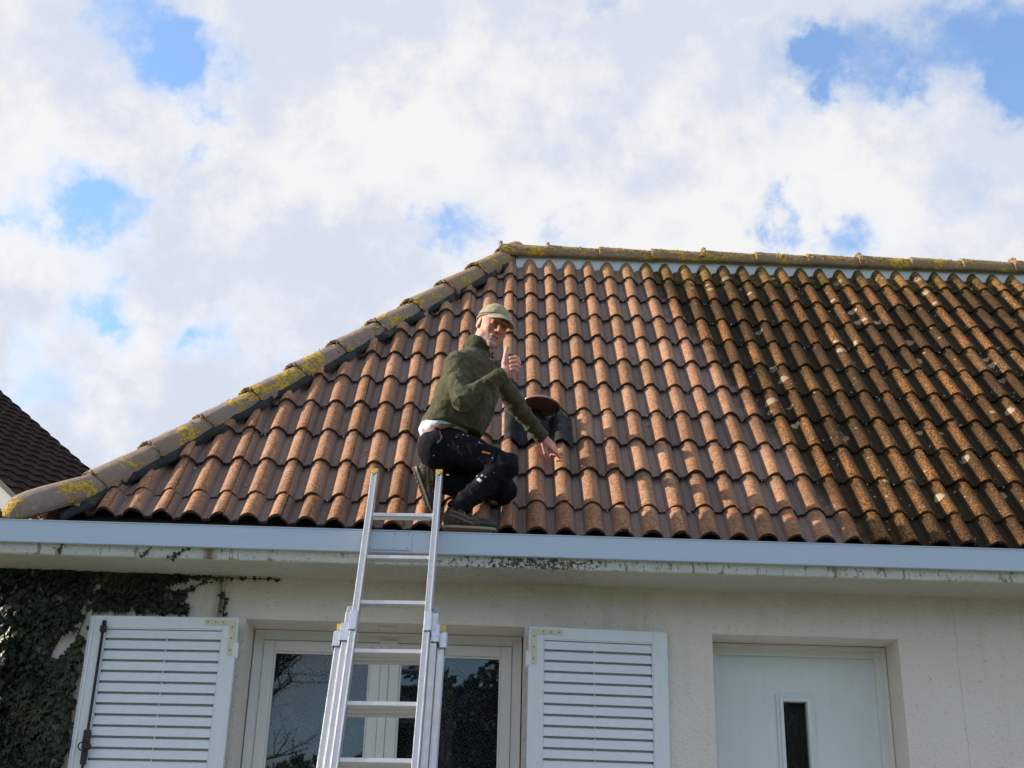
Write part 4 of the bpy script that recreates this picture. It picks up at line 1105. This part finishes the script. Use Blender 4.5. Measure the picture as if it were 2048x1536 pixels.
def poly(fn, lo, hi, h, name):
    lo = np.array(lo, float); hi = np.array(hi, float); n = np.ceil((hi - lo) / h).astype(int) + 1; B = 12
    nb = np.ceil(n / B).astype(int); n = nb * B
    D = np.empty(n, np.float32)
    cs = np.stack(np.meshgrid(*[np.arange(k) * B + B / 2 for k in nb], indexing='ij'), -1)
    cd = fn((lo + cs * h).reshape(-1, 3)).reshape(nb)
    D.reshape(nb[0], B, nb[1], B, nb[2], B)[:] = cd[:, None, :, None, :, None]
    act = np.argwhere(np.abs(cd) < B * h * 1.15)
    g = np.stack(np.meshgrid(*[np.arange(B)] * 3, indexing='ij'), -1).reshape(-1, 3)
    for s0 in range(0, len(act), 64):
        A = act[s0:s0 + 64]; idx = (A[:, None, :] * B + g[None]).reshape(-1, 3)
        D[idx[:, 0], idx[:, 1], idx[:, 2]] = fn(lo + idx * h)
    S = D < 0
    c = [D[i:n[0] - 1 + i, j:n[1] - 1 + j, k:n[2] - 1 + k] for i in (0, 1) for j in (0, 1) for k in (0, 1)]
    cnt = sum((x < 0).astype(np.int8) for x in c); cell = np.argwhere((cnt > 0) & (cnt < 8))
    vid = -np.ones([k - 1 for k in n], np.int32); vid[cell[:, 0], cell[:, 1], cell[:, 2]] = np.arange(len(cell))
    acc = np.zeros((len(cell), 3)); num = np.zeros(len(cell)); off = [(i, j, k) for i in (0, 1) for j in (0, 1) for k in (0, 1)]
    val = np.stack([D[cell[:, 0] + o[0], cell[:, 1] + o[1], cell[:, 2] + o[2]] for o in off], 1)
    for a in range(8):
        for b_ in range(a + 1, 8):
            oa, ob = np.array(off[a]), np.array(off[b_])
            if np.abs(oa - ob).sum() != 1: continue
            va, vb = val[:, a], val[:, b_]; m = (va < 0) != (vb < 0)
            t_ = np.where(m, va / np.where(m, va - vb, 1), 0)
            acc += np.where(m[:, None], oa + t_[:, None] * (ob - oa), 0); num += m
    V = lo + (cell + acc / num[:, None]) * h
    F = []
    for ax in range(3):
        sl0 = [slice(1, -1)] * 3; sl1 = [slice(1, -1)] * 3; sl0[ax] = slice(0, -1); sl1[ax] = slice(1, None)
        a, b_ = S[tuple(sl0)], S[tuple(sl1)]; e = np.argwhere(a != b_); e += 1; e[:, ax] -= 1
        flip = a[tuple((e - np.array([1 if q != ax else 0 for q in range(3)])).T)]
        u, w_ = (ax + 1) % 3, (ax + 2) % 3; U = np.eye(3, dtype=int)[u]; W_ = np.eye(3, dtype=int)[w_]
        q = [e - U - W_, e - W_, e, e - U]; q = np.stack([vid[x[:, 0], x[:, 1], x[:, 2]] for x in q], 1)
        q = q[(q >= 0).all(1)] if not (q >= 0).all() else q
        fl = flip[:len(q)]; q[~fl] = q[~fl][:, ::-1]; F.append(q)
    F = np.concatenate(F)
    me = bpy.data.meshes.new(name); me.vertices.add(len(V)); me.vertices.foreach_set('co', V.astype(np.float32).ravel())
    me.loops.add(len(F) * 4); me.loops.foreach_set('vertex_index', F.ravel()); me.polygons.add(len(F))
    me.polygons.foreach_set('loop_start', np.arange(len(F)) * 4); me.polygons.foreach_set('loop_total', np.full(len(F), 4))
    me.update(calc_edges=True); me.validate(); me.polygons.foreach_set('use_smooth', [True] * len(me.polygons))
    return me, V
def colour(me, col):
    a = me.color_attributes.new('col', 'FLOAT_COLOR', 'POINT'); c = np.ones((len(me.vertices), 4), np.float32); c[:, :3] = col; a.data.foreach_set('color', c.ravel())
def smst(x, a, b): t_ = np.clip((x - a) / (b - a), 0, 1); return t_ * t_ * (3 - 2 * t_)
nz = lambda v: np.array(v) / np.linalg.norm(v)

man = thing('person', 'man in green fleece and beige cap kneeling on roof edge with thumb up', 'person', (-.35, -.05, .02))
HIPN_ = np.array((-.515, .035, .505)); HIPF = np.array((-.525, .235, .53)); KN = np.array((-.172, -.035, .358)); AN = np.array((-.418, -.045, .115))
KF = np.array((-.185, .185, .300)); AF = np.array((-.545, .125, .300))
SN = np.array((-.448, -.065, .925)); SF = np.array((-.262, .255, 1.015)); EN = np.array((-.405, -.150, .668)); WN = np.array((-.205, -.155, .822))
EF = np.array((-.118, .345, .845)); WF = np.array((.032, .460, .706))
PEL = np.array((-.535, .130, .530)); CHEST = np.array((-.385, .085, .850)); NECK = np.array((-.338, .090, 1.075))
HC = np.array((-.270, .066, 1.192))
Fv = nz((.42, -.86, -.30)); Lat0 = nz(np.cross(Fv, (0, 0, 1)))     # Lat: towards his right (left in the picture) -> sign fixed below
Upv = nz(np.cross(Lat0, Fv)); rl_ = math.radians(-13)
Lat = Lat0 * math.cos(rl_) - Upv * math.sin(rl_); Upv = Upv * math.cos(rl_) + Lat0 * math.sin(rl_)
HR = np.stack([Lat, Fv, Upv], 1)      # local x = lateral, y = forward, z = up
def hp(x, y, z): return HC + HR @ np.array((x, y, z))

HSC = 1.08
def head(P_):
    q = (P_ - HC) @ HR / HSC; x = q[..., 0]; y = q[..., 1]; z = q[..., 2]; ax = np.abs(x)
    qs = np.stack([ax, y, z], -1)
    E = lambda c, r: ell(qs, c, r)
    d = ell(q, (0, -.012, .030), (.074, .094, .088))
    d = su(d, ell(q, (0, .022, -.030), (.060, .068, .078)), .03)
    d = su(d, ell(q, (0, .048, -.078), (.040, .040, .034)), .025)       # jaw
    d = su(d, ell(q, (0, .078, -.098), (.020, .017, .018)), .018)       # chin
    d = su(d, E((.048, .010, -.062), (.020, .042, .030)), .02)          # jaw angle
    d = su(d, E((.036, .066, -.018), (.022, .020, .022)), .018)         # cheek
    d = su(d, E((.022, .083, .030), (.026, .012, .011)), .012)          # brow
    d = sub(d, -(-E((.031, .098, .010), (.019, .016, .013))) * -1 if False else -E((.031, .100, .008), (.018, .016, .013)) * -1, .010) if False else -su(-d, E((.031, .101, .008), (.018, .016, .012)), .010)
    d = su(d, E((.031, .083, .008), (.0145, .0125, .0105)), .004)       # lids
    d = su(d, cone(q, (0, .090, .016), (0, .112, -.022), .0085, .0125), .008)   # nose
    d = su(d, ell(q, (0, .115, -.027), (.0125, .0115, .0105)), .006)
    d = su(d, E((.0125, .101, -.030), (.0085, .0100, .0080)), .005)
    d = -su(-d, E((.007, .112, -.038), (.0045, .006, .003)), .002)
    d = su(d, ell(q, (0, .087, -.056), (.026, .014, .010)), .008)       # upper lip mound
    d = su(d, ell(q, (0, .086, -.072), (.022, .012, .007)), .006)       # lower lip
    d = -su(-d, ell(q, (0, .103, -.0625), (.024, .010, .0026)), .003)   # mouth line
    d = -su(-d, E((.030, .094, -.048), (.004, .008, .018)), .008)       # folds beside the mouth
    # ears
    e = ell(qs, (.075, -.004, -.004), (.0070, .019, .030)); e = -su(-e, ell(qs, (.083, .000, .000), (.0055, .011, .018)), .003)
    d = su(d, e, .005)
    d = su(d, ell(qs, (.076, .004, -.028), (.006, .008, .010)), .006)
    return d * HSC
def neck(P_): return su(cone(P_, NECK - np.array((.02, 0, .10)), HC + HR @ np.array((0, -.030, -.050)), .066, .060), cone(P_, NECK - np.array((0, 0, .05)), HC + HR @ np.array((0, .01, -.065)), .052, .046), .02)
# near hand: a fist with the thumb up, seen from the finger side
HX = nz((.97, -.20, .10)); HZ = nz(np.array((-.10, .0, 1.0)) - HX * np.dot(HX, (-.10, 0, 1.0))); HY = np.cross(HZ, HX)   # HX to the knuckle side, HZ up along the thumb, HY away
FC = np.array((-.163, -.152, .877)); FR = np.stack([HX, HY, HZ], 1)
def fist(P_):
    q = (P_ - FC) @ FR / 1.10
    d = rbox(q, (-.008, .006, -.002), (.030, .019, .041), np.eye(3), .017)
    d = su(d, ell(q, (-.026, -.004, .004), (.017, .018, .032)), .012)
    wl = (WN - FC) @ FR / 1.10
    d = su(d, cone(q, wl, (-.014, .004, -.030), .027, .026), .02)
    for i, (zz, ln, rr) in enumerate(((.030, .0345, .0103), (.0095, .0385, .0106), (-.0115, .036, .0102), (-.0305, .028, .0090))):
        f = cone(q, (.010, .020, zz + .001), (ln, .010, zz), rr * 1.05, rr)                 # knuckle to middle joint
        f = su(f, cone(q, (ln, .008, zz), (ln - .006, -.016, zz - .001), rr, rr * .95), .003)
        f = su(f, cone(q, (ln - .006, -.017, zz - .001), (.006, -.023, zz - .002), rr * .95, rr * .82), .003)   # tip folded back on the palm
        d = su(d, f, .0035)
    th = cone(q, (-.024, -.010, .012), (-.018, -.012, .048), .0165, .0125)
    th = su(th, cone(q, (-.018, -.012, .048), (-.010, -.012, .078), .0120, .0108), .004)
    th = su(th, ell(q, (-.0085, -.012, .083), (.0105, .0095, .012)), .004)
    return su(d, th, .006) * 1.10
# far hand: reaching down, index finger pointing at the tile
PD = nz((.088, .050, -.062)); PU = nz(np.array((.3, -.75, .55)) - PD * np.dot(PD, (.3, -.75, .55))); PS = np.cross(PD, PU)
PC = np.array((.062, .480, .683)); PR = np.stack([PD, PU, PS], 1)
def point(P_):
    q = (P_ - PC) @ PR / 1.12; wl = (WF - PC) @ PR / 1.12
    d = cone(q, wl, (-.012, .0, 0), .027, .024)
    d = su(d, rbox(q, (.012, 0, 0), (.040, .0135, .037), np.eye(3), .013), .014)
    def fing(z0, pts, r0, r1):
        nonlocal d
        p0 = (.042, .002, z0); f = None
        for k, p1 in enumerate(pts):
            a = r0 + (r1 - r0) * k / len(pts); b_ = r0 + (r1 - r0) * (k + 1) / len(pts)
            s_ = cone(q, p0, p1, a, b_); f = s_ if f is None else su(f, s_, .002); p0 = p1
        d = su(d, f, .004)
    fing(.0265, [(.078, .003, .028), (.100, .000, .029), (.120, -.004, .029)], .0100, .0078)
    fing(.0080, [(.080, -.004, .008), (.098, -.018, .008), (.108, -.034, .008)], .0102, .0080)
    fing(-.0105, [(.076, -.008, -.011), (.084, -.030, -.011), (.070, -.044, -.011)], .0098, .0078)
    fing(-.0275, [(.066, -.009, -.028), (.072, -.028, -.028), (.058, -.038, -.027)], .0085, .0070)
    th = cone(q, (-.010, -.008, .026), (.026, -.026, .046), .0135, .0115); th = su(th, cone(q, (.026, -.026, .046), (.052, -.036, .044), .0112, .0088), .003)
    return su(d, th, .008) * 1.12
def body(P_):
    d = cone(P_, PEL, CHEST, .105, .125); d = su(d, cone(P_, SN * .8 + CHEST * .2, SF * .8 + CHEST * .2, .055, .055), .06)
    d = su(d, neck(P_), .03); d = su(d, head(P_), .012)
    for a, b_, c in ((SN, EN, WN), (SF, EF, WF)):
        d = su(d, su(cone(P_, a, b_, .052, .038), cone(P_, b_, c, .037, .026), .02), .03)
    for a, b_, c in ((HIPN_, KN, AN), (HIPF, KF, AF)):
        d = su(d, su(cone(P_, a, b_, .078, .050), cone(P_, b_, c, .048, .034), .02), .03)
    d = su(d, fist(P_), .010); d = su(d, point(P_), .010)
    return d
me, V = poly(body, (-.72, -.24, .05), (.21, .60, 1.36), .0030, 'body')
q = (V - HC) @ HR / HSC; x, y, z = q.T; ax = np.abs(x)
col = np.tile(np.array((.53, .235, .165)), (len(V), 1))
def tint(m, c, k=1.0):
    global col
    m = np.clip(m * k, 0, 1)[:, None]; col = col * (1 - m) + np.array(c) * m
hm = (np.linalg.norm(q, axis=1) < .15)
g_ = lambda cx, cy, cz, r_: np.exp(-((ax - cx) ** 2 + (y - cy) ** 2 + (z - cz) ** 2) / r_ ** 2) * hm
tint(g_(.040, .065, -.020, .030), (.60, .22, .19), .6); tint(g_(0, .115, -.026, .018), (.62, .22, .19), .7); tint(g_(.080, -.004, 0, .022), (.66, .27, .22), .8)
bd = smst(-z, .040, .062) * smst(y, -.01, .03) * hm * (1 - smst(-z, .108, .125)); bn = .5 + .5 * vnoise(V, 160, 3)
tint(bd, (.30, .21, .18), .62); tint(bd * smst(bn, .55, .8) * smst(-z, .07, .09), (.62, .57, .52), .8)
tint(np.exp(-((z + .0625) / .0032) ** 2) * (ax < .024) * (y > .07) * hm, (.10, .035, .03), .9)
tint(np.exp(-((z + .071) / .005) ** 2) * (ax < .020) * (y > .08) * hm, (.42, .17, .15), .6)
tint(np.exp(-((z - .0045) / .0022) ** 2 - ((ax - .031) / .012) ** 2) * (y > .07) * hm, (.06, .03, .025), .95)
tint(np.exp(-((z - .031) / .005) ** 2 - ((ax - .029) / .017) ** 2) * (y > .07) * hm, (.25, .15, .11), .55)
tint(smst(z, -.02, .03) * smst(-y, .01, .04) * hm, (.38, .26, .21), .5)
fm = np.linalg.norm(V - FC, axis=1) < .10; tint(fm * 1.0, (.60, .33, .29), .6); fm = np.linalg.norm(V - PC, axis=1) < .15; tint(fm * 1.0, (.52, .25, .23), .6)
col *= (1 + .10 * vnoise(V, 70, 5) + .06 * vnoise(V, 200, 6))[:, None]
colour(me, col); bo = obj('body', me, MATS['skin'], man)

# cap
def cap_fn(P_):
    q = (P_ - HC) @ HR / HSC; x = q[..., 0]; y = q[..., 1]; z = q[..., 2]
    d = ell(q, (0, -.012, .034), (.083, .104, .096))
    seam = .0014 * np.exp(-(np.abs(x) / .003) ** 2) + .0012 * np.exp(-(np.abs(np.abs(x) - .045 - .3 * (z - .06)) / .003) ** 2)
    d = d - seam + .0022 * vnoise(q, 38, 4)
    cut = -(z - (.031 + .17 * y + .5 * np.maximum(0, -y - .03) * 0)); d = np.maximum(d, cut * .98)
    inner = ell(q, (0, -.012, .030), (.077, .098, .089)); d = np.maximum(d, -inner)
    bz = .060 - 6.2 * x * x - 1.1 * np.maximum(0, y - .08) ** 1 * .22 - .9 * np.maximum(0, y - .07) ** 2
    e2 = np.sqrt((x / .078) ** 2 + ((y - .075) / .100) ** 2) - 1
    bill = np.maximum(np.maximum(np.abs(z - bz) * .85 - .0032, e2 * .075), -(y - .070 + 4.0 * x * x))
    d = su(d, bill, .004)
    return d * HSC
c_ = hp(0, .04, .05)
me, V = poly(cap_fn, c_ - .165, c_ + .165, .0024, 'cap')
q = (V - HC) @ HR / HSC; x, y, z = q.T
col = np.tile(np.array((.300, .262, .165)), (len(V), 1)) * (1 + .16 * vnoise(V, 45, 8) + .10 * vnoise(V, 130, 9))[:, None]
tint(np.exp(-((z - (.042 + .17 * y)) / .0055) ** 2) * (y < .085) * (np.abs(x) > -1), (.030, .028, .026), .95)
tint(smst(np.sqrt((x / .078) ** 2 + ((y - .075) / .100) ** 2), .955, .985) * (y > .08), (.42, .41, .30), .8)
colour(me, col); obj('cap', me, MATS['cloth'], man)

# fleece jacket
TD = nz(CHEST - PEL)
def folds(P_, a, b_, amp, f, seed):
    """creases running across a limb"""
    d = nz(np.array(b_) - np.array(a)); t_ = (P_ - np.array(a)) @ d
    w_ = vnoise(P_, 9, seed) * .030 + vnoise(P_, 22, seed + 1) * .010
    s_ = np.sin((t_ + w_) * f); return amp * (1.6 * np.abs(s_) ** .7 - .8) * (.6 + .8 * vnoise(P_, 11, seed + 2))
CHL = nz((.17, .33, .09))                                         # shoulder line near -> far
CHF = nz(np.cross(CHL, (0.28, 0, 1))) ; 
if CHF[0] < 0: CHF = -CHF
CHU = np.cross(CHF, CHL); CHU = CHU if CHU[2] > 0 else -CHU
TR = np.stack([CHL, CHF, CHU], 1)
HEM = np.array((-.475, .090, .590)); HN = nz((.17, -.02, 1.0))
def jacket(P_):
    d = ell(P_, CHEST + np.array((.005, .005, -.02)), (.205, .150, .215), TR)
    d = su(d, ell(P_, np.array((-.415, .065, .70)), (.170, .155, .20), TR), .07)
    d = su(d, ell(P_, np.array((-.475, .090, .615)), (.165, .150, .115), TR), .06)
    d = su(d, cone(P_, SN + np.array((.01, .02, -.01)), SF + np.array((-.02, -.01, -.01)), .070, .066), .06)
    d = su(d, cone(P_, NECK - np.array((.03, 0, .10)), NECK + np.array((.0, 0, -.02)), .090, .066), .05)
    d = d + folds(P_, HEM, CHEST, .0055, 34, 11) + .0060 * vnoise(P_, 15, 15) + .0022 * vnoise(P_, 40, 16)
    d = np.maximum(d, -((P_ - HEM) @ HN) + .004 * np.sin(P_[..., 1] * 40))           # hem
    inn = ell(P_, HEM - HN * .02, (.150, .130, .055), TR); d = -su(-d, inn, .008)
    # near sleeve
    a1 = cone(P_, SN + np.array((0, .005, -.015)), EN, .070, .056); a2 = cone(P_, EN, WN + nz(WN - EN) * .0, .055, .040)
    a = su(a1, a2, .022) + folds(P_, SN, EN, .0050, 44, 21) + folds(P_, EN, WN, .0062, 58, 25)
    a = a + .0022 * vnoise(P_, 55, 28) + .0035 * vnoise(P_, 24, 29); a = np.maximum(a, ((P_ - WN) @ nz(WN - EN)) - .012); a = -su(-a, cone(P_, WN + nz(WN - EN) * .002, WN + nz(WN - EN) * .03, .031, .034), .003)
    d = su(d, a, .014)
    b1 = cone(P_, SF, EF, .070, .056); b2 = cone(P_, EF, WF, .055, .042)
    b_ = su(b1, b2, .022) + folds(P_, SF, EF, .0045, 40, 31) + folds(P_, EF, WF, .0045, 46, 35)
    b_ = np.maximum(b_, ((P_ - WF) @ nz(WF - EF)) - .010); b_ = -su(-b_, cone(P_, WF, WF + nz(WF - EF) * .03, .031, .034), .003)
    d = su(d, b_, .018)
    # collar: a tube round the neck, open at the throat
    nd = nz(HC - np.array((0, 0, .02)) - NECK); t_ = (P_ - NECK) @ nd; r_ = np.linalg.norm(P_ - NECK - t_[..., None] * nd, axis=-1)
    cr = .074 + .05 * np.maximum(0, t_ + .02)
    col_ = np.maximum(np.abs(r_ - cr) - .0065, np.abs(t_ + .004) - .040 + .012 * vnoise(P_, 14, 40))
    ang = (P_ - NECK) @ CHF; col_ = np.maximum(col_, (ang - .045) * np.clip(1, 0, 1) - .02 * 0 + np.where(np.abs((P_ - NECK) @ CHL + .005) < .022, 0, -1.0))
    d = -su(-d, cone(P_, NECK - nd * .03, NECK + nd * .12, .060, .068), .006)
    d = su(d, col_, .008)
    # front zip line
    zl = (P_ - CHEST) @ CHL + .012; fr = (P_ - CHEST) @ CHF
    d = d + np.where(fr > .05, .0045 * np.exp(-(zl / .0045) ** 2), 0) - np.where(fr > .05, .003 * np.exp(-((np.abs(zl) - .014) / .006) ** 2), 0)
    return d
me, V = poly(jacket, (-.72, -.27, .52), (.13, .56, 1.22), .0038, 'jacket')
col = np.tile(np.array((.066, .064, .035)), (len(V), 1)) * (1 + .22 * vnoise(V, 12, 50) + .18 * vnoise(V, 60, 51) + .12 * vnoise(V, 190, 52))[:, None]
zl = (V - CHEST) @ CHL + .012; fr = (V - CHEST) @ CHF
tint(np.exp(-(zl / .0035) ** 2) * (fr > .06) * (V[:, 2] < 1.12), (.018, .020, .014), .8)
colour(me, np.clip(col, .004, 1)); jk = obj('jacket', me, MATS['fleece'], man)
zt = NECK + CHF * .082 - CHL * .012 + np.array((0, 0, -.055))
MB().box(-.003, .003, -.002, .002, -.016, .004, Matrix.Translation(Vector(zt)) @ Matrix.Rotation(.3, 4, 'Y')).build('zip_pull', simple('white_zip_pull', (.7, .7, .7), .4), jk, bevel=.001)

# white shirt tail and bare back above the belt
def shirt(P_):
    d = ell(P_, (-.512, .100, .590), (.130, .155, .072), None); d = np.maximum(d, -(P_[..., 2] - (.538 - .10 * (P_[..., 0] + .6) + .006 * np.sin(P_[..., 1] * 70 + P_[..., 0] * 50))))
    return d + .003 * vnoise(P_, 40, 60) + .002 * np.sin(P_[..., 1] * 120)
me, V = poly(shirt, (-.67, -.08, .53), (-.36, .28, .69), .0035, 'shirt')
colour(me, np.tile(np.array((.62, .66, .74)), (len(V), 1)) * (1 + .08 * vnoise(V, 60, 61))[:, None]); obj('shirt', me, MATS['cloth'], man)
def back_(P_): return ell(P_, (-.515, .110, .560), (.118, .140, .075), None)

# work trousers
def trousers(P_):
    d = ell(P_, (-.505, .120, .505), (.125, .170, .115)); d = su(d, ell(P_, (-.540, .050, .475), (.100, .095, .115)), .03); d = su(d, ell(P_, (-.535, .205, .49), (.100, .095, .115)), .03)
    a = su(cone(P_, HIPN_, KN, .102, .068), cone(P_, KN, AN + nz(AN - KN) * .010, .067, .054), .015)
    a = su(a, ell(P_, KN + np.array((.0, 0, .0)), (.068, .068, .075)), .02)
    a = a + folds(P_, HIPN_, KN, .0050, 30, 71) + folds(P_, KN, AN, .0080, 44, 75)
    a = np.maximum(a, ((P_ - AN) @ nz(AN - KN)) - .020); a = -su(-a, cone(P_, AN, AN + nz(AN - KN) * .05, .040, .044), .004)
    b_ = su(cone(P_, HIPF, KF, .098, .068), cone(P_, KF, AF, .066, .052), .015)
    b_ = su(b_, ell(P_, KF + np.array((.01, 0, -.005)), (.068, .07, .066)), .02) + folds(P_, KF, AF, .005, 70, 81)
    b_ = np.maximum(b_, ((P_ - AF) @ nz(AF - KF)) - .010)
    d = su(d, a, .022); d = su(d, b_, .012)
    wl = (P_ - np.array((-.55, .11, .560))) @ nz((-.42, 0, 1.0)); d = np.maximum(d, wl - .0)
    d = -su(-d, ell(P_, (-.515, .110, .585), (.112, .140, .040)), .006)
    return d + .0028 * vnoise(P_, 20, 79) + .0016 * vnoise(P_, 48, 80)
me, V = poly(trousers, (-.70, -.18, .03), (-.04, .36, .66), .0036, 'trousers')
col = np.tile(np.array((.0095, .0098, .0145)), (len(V), 1)) * (1 + .18 * vnoise(V, 16, 85) + .25 * vnoise(V, 80, 86))[:, None]
rr_ = random.Random(5)
def stroke(a, b_, w_, c):
    a = np.array(a); b_ = np.array(b_); d_ = b_ - a; h = np.clip(((V - a) @ d_) / (d_ @ d_), 0, 1); tint((np.linalg.norm(V - a - h[:, None] * d_, axis=1) < w_) * 1.0, c, .95)
TS = lambda p: p
colour(me, col)
# paint flecks and piping are found on the near surface by closest point along the view side (-y)
near = V[:, 1]
def surf(x, z):
    m = (np.abs(V[:, 0] - x) < .006) & (np.abs(V[:, 2] - z) < .006)
    return V[m][np.argmin(V[m][:, 1])] if m.any() else None
for (x0, z0, x1, z1, w_, c) in ((-.262, .470, -.190, .452, .0036, (.62, .14, .10)), (-.190, .452, -.150, .437, .0036, (.62, .14, .10)), (-.300, .418, -.262, .410, .0044, (.75, .22, .09)), (-.520, .535, -.512, .505, .003, (.40, .09, .07)), (-.512, .505, -.518, .480, .003, (.25, .25, .27)),
                               (-.518, .480, -.535, .462, .0022, (.25, .25, .27))):
    a, b_ = surf(x0, z0), surf(x1, z1)
    if a is not None and b_ is not None:
        n_ = 8; prev = a
        for k in range(1, n_ + 1):
            p = surf(x0 + (x1 - x0) * k / n_, z0 + (z1 - z0) * k / n_)
            if p is None: continue
            stroke(prev, p, w_, c); prev = p
for (x0, z0, s_) in ((-.318, .258, .010), (-.308, .250, .008), (-.300, .290, .005), (-.325, .292, .005), (-.280, .282, .004), (-.395, .520, .005), (-.372, .516, .005), (-.31, .475, .004), (-.298, .470, .003), (-.44, .500, .003), (-.48, .45, .003), (-.25, .385, .0035), (-.42, .44, .003), (-.55, .40, .0035), (-.23, .30, .003)):
    p = surf(x0, z0)
    if p is not None:
        nn_ = vnoise(V, 130, 90) * .4 + 1; tint((np.linalg.norm(V - p, axis=1) < s_ * nn_) * 1.0, (.55, .57, .62), .9)
me.color_attributes['col'].data.foreach_set('color', np.concatenate([np.clip(col, .002, 1), np.ones((len(V), 1))], 1).astype(np.float32).ravel())
tr_ = obj('trousers', me, MATS['trousers'], man)
def belt(P_):
    wn = nz((-.42, 0, 1.0)); h_ = (P_ - np.array((-.55, .11, .545))) @ wn
    e = ell(P_, (-.512, .112, .545), (.131, .165, .115)); return np.maximum(np.abs(e) - .0045, np.abs(h_) - .017)
me, V = poly(belt, (-.70, -.10, .44), (-.34, .32, .68), .0034, 'belt')
colour(me, np.tile(np.array((.16, .055, .035)), (len(V), 1)) * (1 + .2 * vnoise(V, 60, 91))[:, None]); obj('belt', me, MATS['shoe'], tr_)

# shoes
def shoe_fn(o, f, u):
    f = nz(f); u = nz(np.array(u) - f * np.dot(f, u)); s_ = np.cross(f, u); R = np.stack([f, u, s_], 1)
    def fn(P_):
        q = (P_ - o) @ R; x, y, z = q.T if q.ndim == 2 else (q[..., 0], q[..., 1], q[..., 2])
        qq = np.stack([x, y, z], -1)
        d = su(ell(qq, (.060, .052, 0), (.068, .048, .042)), ell(qq, (.185, .040, .0), (.085, .034, .048)), .035)
        d = su(d, cone(qq, (.060, .060, 0), (.052, .115, 0), .044, .043), .03)
        d = np.maximum(d, -(y - .018)); d = np.maximum(d, y - .118)
        d = -su(-d, cone(qq, (.052, .10, 0), (.05, .16, 0), .032, .034), .004)
        w_ = .046 + .006 * np.sin((x - .05) * 14); lx_ = np.abs(x - .128) - .138
        so_ = np.maximum(np.maximum(np.sqrt(np.maximum(lx_ + .045, 0) ** 2 + np.maximum(np.abs(z) - w_ + .040, 0) ** 2) - .044, y - .026 - .006 * smst(-x, -.03, .02)), -(y - .000 - .010 * smst(x, .21, .27) - .004 * (np.sin(x * 260) > 0)))
        return su(d, so_, .003)
    return fn, R
def make_shoe(o, f, u, lo, hi):
    fn, R = shoe_fn(np.array(o), f, u); me, V = poly(fn, lo, hi, .0028, 'shoe'); q = (V - np.array(o)) @ R; x, y, z = q.T
    global col
    col = np.tile(np.array((.020, .019, .018)), (len(V), 1)) * (1 + .3 * vnoise(V, 60, 95))[:, None]
    tint(smst(y, .012, .016) * (1 - smst(y, .024, .028)), (.34, .28, .18), .9)
    tint((1 - smst(y, .009, .012)), (.12, .055, .030), .8)
    tint(np.exp(-((y - (.078 - .32 * (x - .03))) / .0022) ** 2) * (x > .02) * (x < .16), (.34, .15, .09), .9)
    tint(np.exp(-((y - (.100 - .28 * (x - .03))) / .0018) ** 2) * (x > .02) * (x < .17), (.30, .18, .14), .8)
    tint(np.exp(-((x - .012) / .006) ** 2) * (y > .03) * (y < .09), (.10, .09, .07), .8)
    lc = (np.abs(z) < .030) * (x > .085) * (x < .165) * (np.sin(x * 330) > .35) * (y > .05); tint(lc * 1.0, (.17, .16, .10), .8)
    tint(smst(np.abs(np.sin(x * 90 + y * 40)), .96, .99) * (y < .05) * (y > .03) * (x < .2), (.30, .09, .04), .5)
    colour(me, np.clip(col, .003, 1)); return obj('shoe', me, MATS['shoe'], man)
make_shoe((-.478, -.040, .000), (1.0, .02, -.02), (0, -.15, 1), (-.53, -.13, -.03), (-.16, .05, .16))
make_shoe((-.662, .110, .372), (.36, .03, -.93), (.92, -.12, .36), (-.74, .0, .05), (-.42, .22, .50))
